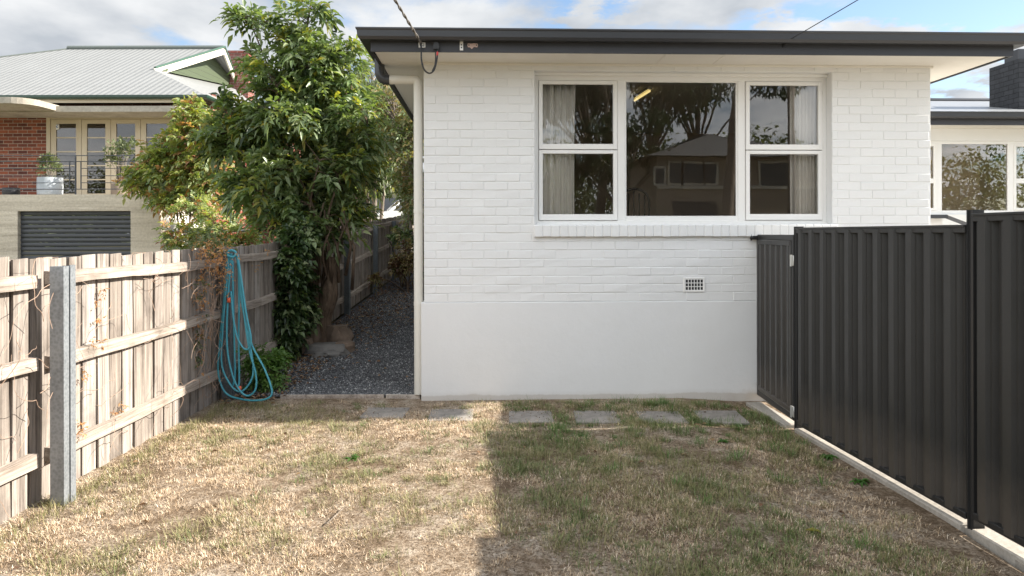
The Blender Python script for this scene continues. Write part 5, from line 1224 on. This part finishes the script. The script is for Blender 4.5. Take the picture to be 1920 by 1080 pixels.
tufts(150, 60, lambda x, y: np.where((x > 0.3) & (y > 5.2), 0.5, 0.0)+np.where(x > 0.2, 0.06, 0)+np.where((y > 6.6) & (x > -0.6) & (x < 2.2), 0.3, 0), (0.04, 0.085), m_island('lush_grass_blade', [(0.05, 0.11, 0.02), (0.08, 0.16, 0.03), (0.12, 0.20, 0.04)], 0.5, 0.4), 'lush_grass', 'taller bright green tufts beside the paving slabs', 0.035)
xs2 = rng.uniform(0, 1, 1600); yy = 3.6+xs2*3.4
o = blades(np.stack([-2.80+np.abs(rng.normal(size=1600))*0.07, yy], 1), rng.uniform(0.03, 0.10, 1600), rng.uniform(0.002, 0.004, 1600), np.abs(rng.normal(size=1600))*0.5, None, M_OLV, 'fence_grass', curl=0.5); tag(o, 'longer grass growing along the foot of the paling fence', 'grass', kind='stuff')
# single weeds
def weed(px, py, r_, label, n=16, mat=None):
    Y = FPX*EYE/(py-HOR); c = np.array([(px-960)/FPX*Y, Y, 0.0]); c[2] = lawn_h(np.array([c[0]]), np.array([c[1]]))[0]
    az = rng.uniform(0, 6.28, n); d = np.stack([np.cos(az), np.sin(az), rng.uniform(0.2, 0.8, n)], 1); V, F = leaf_arrays(np.tile(c, (n, 1)), d, np.tile([[0, 0, 1.0]], (n, 1)), rng.uniform(0.6, 1.1, n)*r_, np.full(n, r_*0.26), 0.4)
    o = np_mesh('weed', V, F, mat or MATS['weed']); tag(o, label, 'weed', 'flat rosette weeds in the lawn')
MATS['weed'] = m_leaf('bright_weed_leaf', [(0.06, 0.15, 0.03), (0.09, 0.20, 0.04)])
weed(658, 860, 0.085, 'bright green rosette weed alone in the sunlit dry grass')
weed(1549, 852, 0.10, 'leafy green weed at the foot of the steel fence beside the kerb')
weed(1610, 897, 0.10, 'dark green weed near the kerb, closest to the camera')
weed(1356, 832, 0.07, 'small green weed in the shaded lawn below the last slab')
# paving slabs
labs = ['first', 'second', 'third', 'fourth', 'fifth', 'sixth']
for i, (a_, b_, c_, d__) in enumerate(PAV):
    m = MB(); m.box(0, 0.40, 0, d__-c_, -0.02, 0.0, 0.004); z_ = gnp(np.array([a_]), np.array([c_]))[0]+0.009
    m.v = [(v[0]+a_, v[1]+c_+0.0, v[2]+z_) for v in m.v]; o = m.build('paving_slab', M_PAVER); tag(o, '%s grey paving slab from the left in the row by the house' % labs[i], 'paving slab', 'paving slabs in front of the wall')
    o.rotation_euler = (0, 0, R(random.uniform(-1.5, 1.5)))
stick = MB(); stick.tube(smooth_path([(-1.06, 4.10, 0.02), (-1.02, 4.22, 0.035), (-1.01, 4.34, 0.03)], 5), 0.004, 6, 0.002); tag(stick.build('twig', M_BARKG), 'single pale dry twig lying on the sunlit lawn near the camera', 'twig')
gl_ = np.array([[1.62, 4.0, 0.02]]); V_, F_ = leaf_arrays(gl_, np.array([[1.0, -0.25, 0.1]]), np.array([[0, 0, 1.0]]), np.array([0.11]), np.array([0.035])); tag(np_mesh('fallen_leaf', V_, F_, G2), 'single yellow green leaf lying on the shaded lawn near the steel fence', 'leaf')
# scattered dead leaves on the lawn
def litter(n, xr_, yr_, size, mat, name, label, hf, ok=None):
    x = rng.uniform(*xr_, n); y = rng.uniform(*yr_, n)
    if ok is not None: k = ok(x, y); x = x[k]; y = y[k]
    n = len(x); P_ = np.stack([x, y, hf(x, y)+0.008], 1); D_ = np.concatenate([rng.normal(size=(n, 2)), rng.uniform(0.0, 0.35, (n, 1))], 1); N_ = np.tile([[0, 0, 1.0]], (n, 1))+rng.normal(size=(n, 3))*0.4
    V, F = leaf_arrays(P_, D_, N_, rng.uniform(0.6, 1.2, n)*size, rng.uniform(0.35, 0.6, n)*size, 0.1, 0.35); o = np_mesh(name, V, F, mat); tag(o, label, 'leaf litter', kind='stuff'); return o
M_DEAD = m_island('dead_leaf', [(0.10, 0.055, 0.035), (0.17, 0.095, 0.055), (0.26, 0.16, 0.09), (0.36, 0.26, 0.15)], 0.8)
litter(70, (-2.8, 2.2), (2.8, 7.0), 0.05, M_DEAD, 'fallen_leaves', 'a few curled brown leaves scattered over the lawn', lawn_h)
litter(6000, (-2.85, 2.35), (2.6, 7.1), 0.018, m_island('brown_thatch', [(0.06, 0.04, 0.025), (0.11, 0.075, 0.045), (0.19, 0.13, 0.08), (0.40, 0.30, 0.19)], 0.9), 'thatch', 'fine brown debris and broken stalks over the lawn', lawn_h)
litter(2600, (-2.85, -0.98), (7.6, 17), 0.055, M_DEAD, 'path_leaves', 'brown fallen leaves thick on the gravel path under the tree', lambda x, y: gnp(x, y)+0.035, lambda x, y: rng.random(len(x)) < np.clip(0.08+(y-9.3)*0.20+(-1.75-x)*0.9, 0.03, 1))
litter(500, (-2.85, -2.3), (6.9, 9.5), 0.05, M_DEAD, 'fence_leaves', 'brown leaves gathered by the hose and vine', lambda x, y: gnp(x, y)+0.03)
# gravel stones
N = 60000; x = rng.uniform(-2.86, -0.93, N); y = 7.34+(15.5-7.34)*rng.random(N)**1.5
k = x > -2.85+0.15*np.sin(y*3); x = x[k]; y = y[k]; n = len(x)
oc = np.array([[1, 0, 0], [-1, 0, 0], [0, 1, 0], [0, -1, 0], [0, 0, 1], [0, 0, -1.0]]); tr_ = np.array([[0, 2, 4], [2, 1, 4], [1, 3, 4], [3, 0, 4], [2, 0, 5], [1, 2, 5], [3, 1, 5], [0, 3, 5]])
sz = rng.uniform(0.005, 0.012, n); V = oc[None]*(1+rng.normal(size=(n, 6, 1))*0.25)*np.stack([sz*1.2, sz, sz*0.7], 1)[:, None, :]; an = rng.uniform(0, 6.28, n); ca, sa = np.cos(an)[:, None], np.sin(an)[:, None]
til = rng.uniform(-0.6, 0.6, n)[:, None]; X_ = V[:, :, 0]*ca-V[:, :, 1]*sa; Y_ = V[:, :, 0]*sa+V[:, :, 1]*ca; Z_ = V[:, :, 2]+X_*til
V = np.stack([X_+x[:, None], Y_+y[:, None], Z_+(gnp(x, y)+0.022+rng.uniform(0, 0.008, n))[:, None]], 2).reshape(-1, 3)
o = np_mesh('gravel', V, (np.arange(n)[:, None, None]*6+tr_[None]).reshape(-1, 3), M_GRAVEL); tag(o, 'blue grey crushed gravel covering the side path', 'gravel', kind='stuff')
eb = MB(); eb.bar((-2.35, 7.30, 0.01), (-1.30, 7.305, 0.01), 0.03, 0.06, ch=0.003); eb.bar((-1.28, 7.305, 0.012), (-0.93, 7.28, 0.012), 0.03, 0.06, ch=0.003)
o = eb.build('path_edging', M_RAIL); tag(o, 'low weathered timber edging board between gravel path and lawn', 'edging board')

# rocks round the tree foot
def rock(px, py, w_, h_, d_, Y, mat, label, seed, rz=0):
    c = P(px, py, Y); r_ = random.Random(seed); import bmesh
    bm = bmesh.new(); bmesh.ops.create_icosphere(bm, subdivisions=3, radius=1)
    for v in bm.verts:
        nz = mnoise.noise(v.co*1.3+Vector((seed*3.1, 0, 0)))*0.45+mnoise.noise(v.co*3.5+Vector((seed, 2, 0)))*0.15
        co = v.co*(1+nz); co.z = max(-0.5, min(0.62, co.z)); v.co = Vector((co.x*w_/2, co.y*d_/2, co.z*h_/1.1))
    me = bpy.data.meshes.new('rock'); bm.to_mesh(me); bm.free(); me.materials.append(mat)
    me.polygons.foreach_set('use_smooth', [True]*len(me.polygons)); me.set_sharp_from_angle(angle=R(30))
    o = link_obj('rock', me); o.location = (c.x, Y, g(c.x, Y)+h_*0.42); o.rotation_euler = (0, 0, rz); tag(o, label, 'rock', 'rocks round the foot of the tree')
rock(612, 655, 0.62, 0.15, 0.40, 9.45, M_ROCKG, 'flat dark grey slab of rock in front of the tree trunk', 1)
rock(616, 668, 0.40, 0.09, 0.30, 9.30, M_ROCKG, 'thin dark stone lying lowest in front of the grey slab', 6)
rock(575, 655, 0.20, 0.22, 0.22, 9.45, M_ROCK, 'small reddish brown rock at the left end of the grey slab', 2)
rock(582, 634, 0.30, 0.30, 0.26, 9.85, M_ROCK, 'upright brown rock left behind the grey slab', 3)
rock(635, 630, 0.36, 0.30, 0.25, 9.95, M_ROCK, 'brown block of rock right behind the trunk', 4)
rock(645, 655, 0.26, 0.16, 0.3, 9.55, M_ROCK, 'brown stone at the right end of the grey slab', 5)

# ---------------------------------------------------------------- garden hose on the fence post
M_HOSE = paint('teal_hose', (0.055, 0.30, 0.38), 0.4, 0.12, 30, 0.1)
hs = thing('garden_hose', 'teal garden hose hanging in long loops over the fence post', 'hose', P(432, 745, 7.15))
Yh = 7.02
loops = [
 [(432, 474, 0), (424, 500, -.02), (420, 560, -.03), (411, 650, -.04), (409, 700, -.04), (422, 735, -.05), (450, 747, -.08), (480, 750, -.12), (503, 745, -.14), (509, 730, -.13), (495, 690, -.1), (470, 640, -.06), (452, 560, -.03), (447, 500, 0), (442, 476, .02)],
 [(430, 474, 0), (424, 540, -.05), (417, 620, -.06), (415, 680, -.07), (428, 715, -.08), (446, 733, -.09), (462, 725, -.09), (474, 700, -.08), (471, 660, -.07), (459, 600, -.05), (450, 520, -.02), (445, 475, 0)],
 [(434, 474, .0), (427, 560, -.06), (425, 640, -.08), (432, 690, -.09), (445, 725, -.10), (462, 741, -.10), (478, 730, -.10), (479, 700, -.09), (466, 650, -.07), (454, 560, -.04), (446, 476, 0)],
 [(433, 545, -.05), (438, 600, -.08), (446, 635, -.09), (458, 653, -.09), (468, 650, -.09), (470, 630, -.08), (462, 590, -.06), (452, 520, -.03), (446, 480, 0)],
 [(436, 478, 0), (437, 560, -.02), (439, 640, -.02), (440, 700, -.02), (436, 722, -.03)],
 [(447, 480, 0), (448, 560, .0), (447, 640, 0), (448, 700, .0), (447, 728, -.02)]]
for L in loops:
    MB().tube(smooth_path([P(a_, b_, Yh+c_) for a_, b_, c_ in L], 7), 0.0095, 8).build('hose_loop', M_HOSE, hs, smooth=True)
kn = MB()
kn.tube(smooth_path([P(424, 476, Yh-.03), P(432, 468, Yh-.04), P(442, 472, Yh-.03), P(438, 480, Yh-.03), P(427, 478, Yh-.05), P(430, 470, Yh), P(440, 469, Yh+.05)], 6), 0.010, 8); kn.build('hose_wrap', M_HOSE, hs, smooth=True)
M_OR = paint('orange_fitting', (0.65, 0.12, 0.05), 0.4)
for (a_, b_) in ((429, 562), (449, 728)): MB().tube([P(a_, b_-5, Yh-.07), P(a_, b_+4, Yh-.07)], 0.016, 10).build('hose_fitting', M_OR, hs, smooth=True)

# dead vine on the fence
dv_ = thing('dead_vine', 'dried orange vine tangled over the fence beside the hose post', 'vine', (FX+0.08, 6.9, 0.0))
M_VN = m_leaf('orange_dead_leaf', [(0.48, 0.22, 0.09), (0.60, 0.32, 0.15), (0.40, 0.17, 0.07), (0.55, 0.38, 0.22)], 0.7, 0.3)
M_STEM = paint('dry_tendril', (0.38, 0.27, 0.20), 0.9, 0.3, 40, 0.3)
Pp = []
def cl_(px, py, rx, ry2, Y, n): 
    for _ in range(n): Pp.append(list(P(px+random.gauss(0, rx), py+random.gauss(0, ry2), Y+random.gauss(0, 0.05))))
cl_(400, 490, 14, 22, 6.8, 150); cl_(418, 500, 8, 25, 6.9, 90); cl_(375, 470, 12, 8, 6.6, 30); cl_(372, 560, 6, 35, 6.62, 60); cl_(380, 640, 6, 40, 6.75, 40); cl_(395, 450, 20, 8, 7.0, 50)
for (a_, b_, Y_) in ((192, 545, 5.15), (186, 600, 5.1), (184, 565, 5.1), (158, 708, 4.9), (152, 790, 4.85), (228, 758, 5.4), (220, 778, 5.35), (188, 640, 5.1), (155, 810, 4.85), (170, 640, 5.0), (500, 470, 8.3), (480, 500, 8.2)): cl_(a_, b_, 3, 5, Y_, 7)
Pp = np.array(Pp); V, F = sprigs(Pp, rnd_unit(len(Pp)), 0.024, 0.011, 1, 0.014, 0.3); np_mesh('dead_leaves', V, F, M_VN, dv_)
tn = MB()
def tendril(px, py, L, Yg):
    pts = [P(px, py, Yg)]; d = Vector((random.uniform(0, .3), random.uniform(-1, 1), random.uniform(-1, 1))).normalized()
    for k in range(9):
        d = (d+Vector((random.uniform(-.25, .25), random.uniform(-.6, .6), random.uniform(-.6, .5)))).normalized(); q_ = pts[-1]+d*L/9; q_.x = max(FX+0.01, min(FX+0.15, q_.x)); q_.z = max(0.02, min(1.53, q_.z)); pts.append(q_)
    tn.tube(smooth_path(pts, 3), 0.0022, 4, 0.0012)
for _ in range(48):
    Y_ = random.uniform(3.9, 7.5); zz_ = random.uniform(0.1, 1.5); pp = Vector((FX+0.06, Y_, zz_)); px_ = 960+pp.x/Y_*FPX; tendril(px_, HOR-(zz_-EYE)/Y_*FPX, random.uniform(0.2, 0.7), Y_)
for _ in range(60): tendril(random.gauss(395, 14), random.uniform(470, 730), random.uniform(0.3, 0.8), random.uniform(6.7, 7.1))
for _ in range(7): tendril(random.gauss(85, 6), random.uniform(530, 800), random.uniform(0.4, 0.9), 4.35+random.uniform(-.1, .05))
tn.build('tendrils', M_STEM, dv_)
V, F = sprigs(np.array([list(P(random.gauss(390, 22), random.gauss(452, 9), 7.0+random.gauss(0, .1))) for _ in range(130)]+[list(P(random.gauss(372, 6), random.uniform(520, 700), 6.7)) for _ in range(30)]), rnd_unit(160)+np.array([0, 0, 0.3]), 0.04, 0.018, 2, 0.025); np_mesh('green_leaves', V, F, G4, dv_)
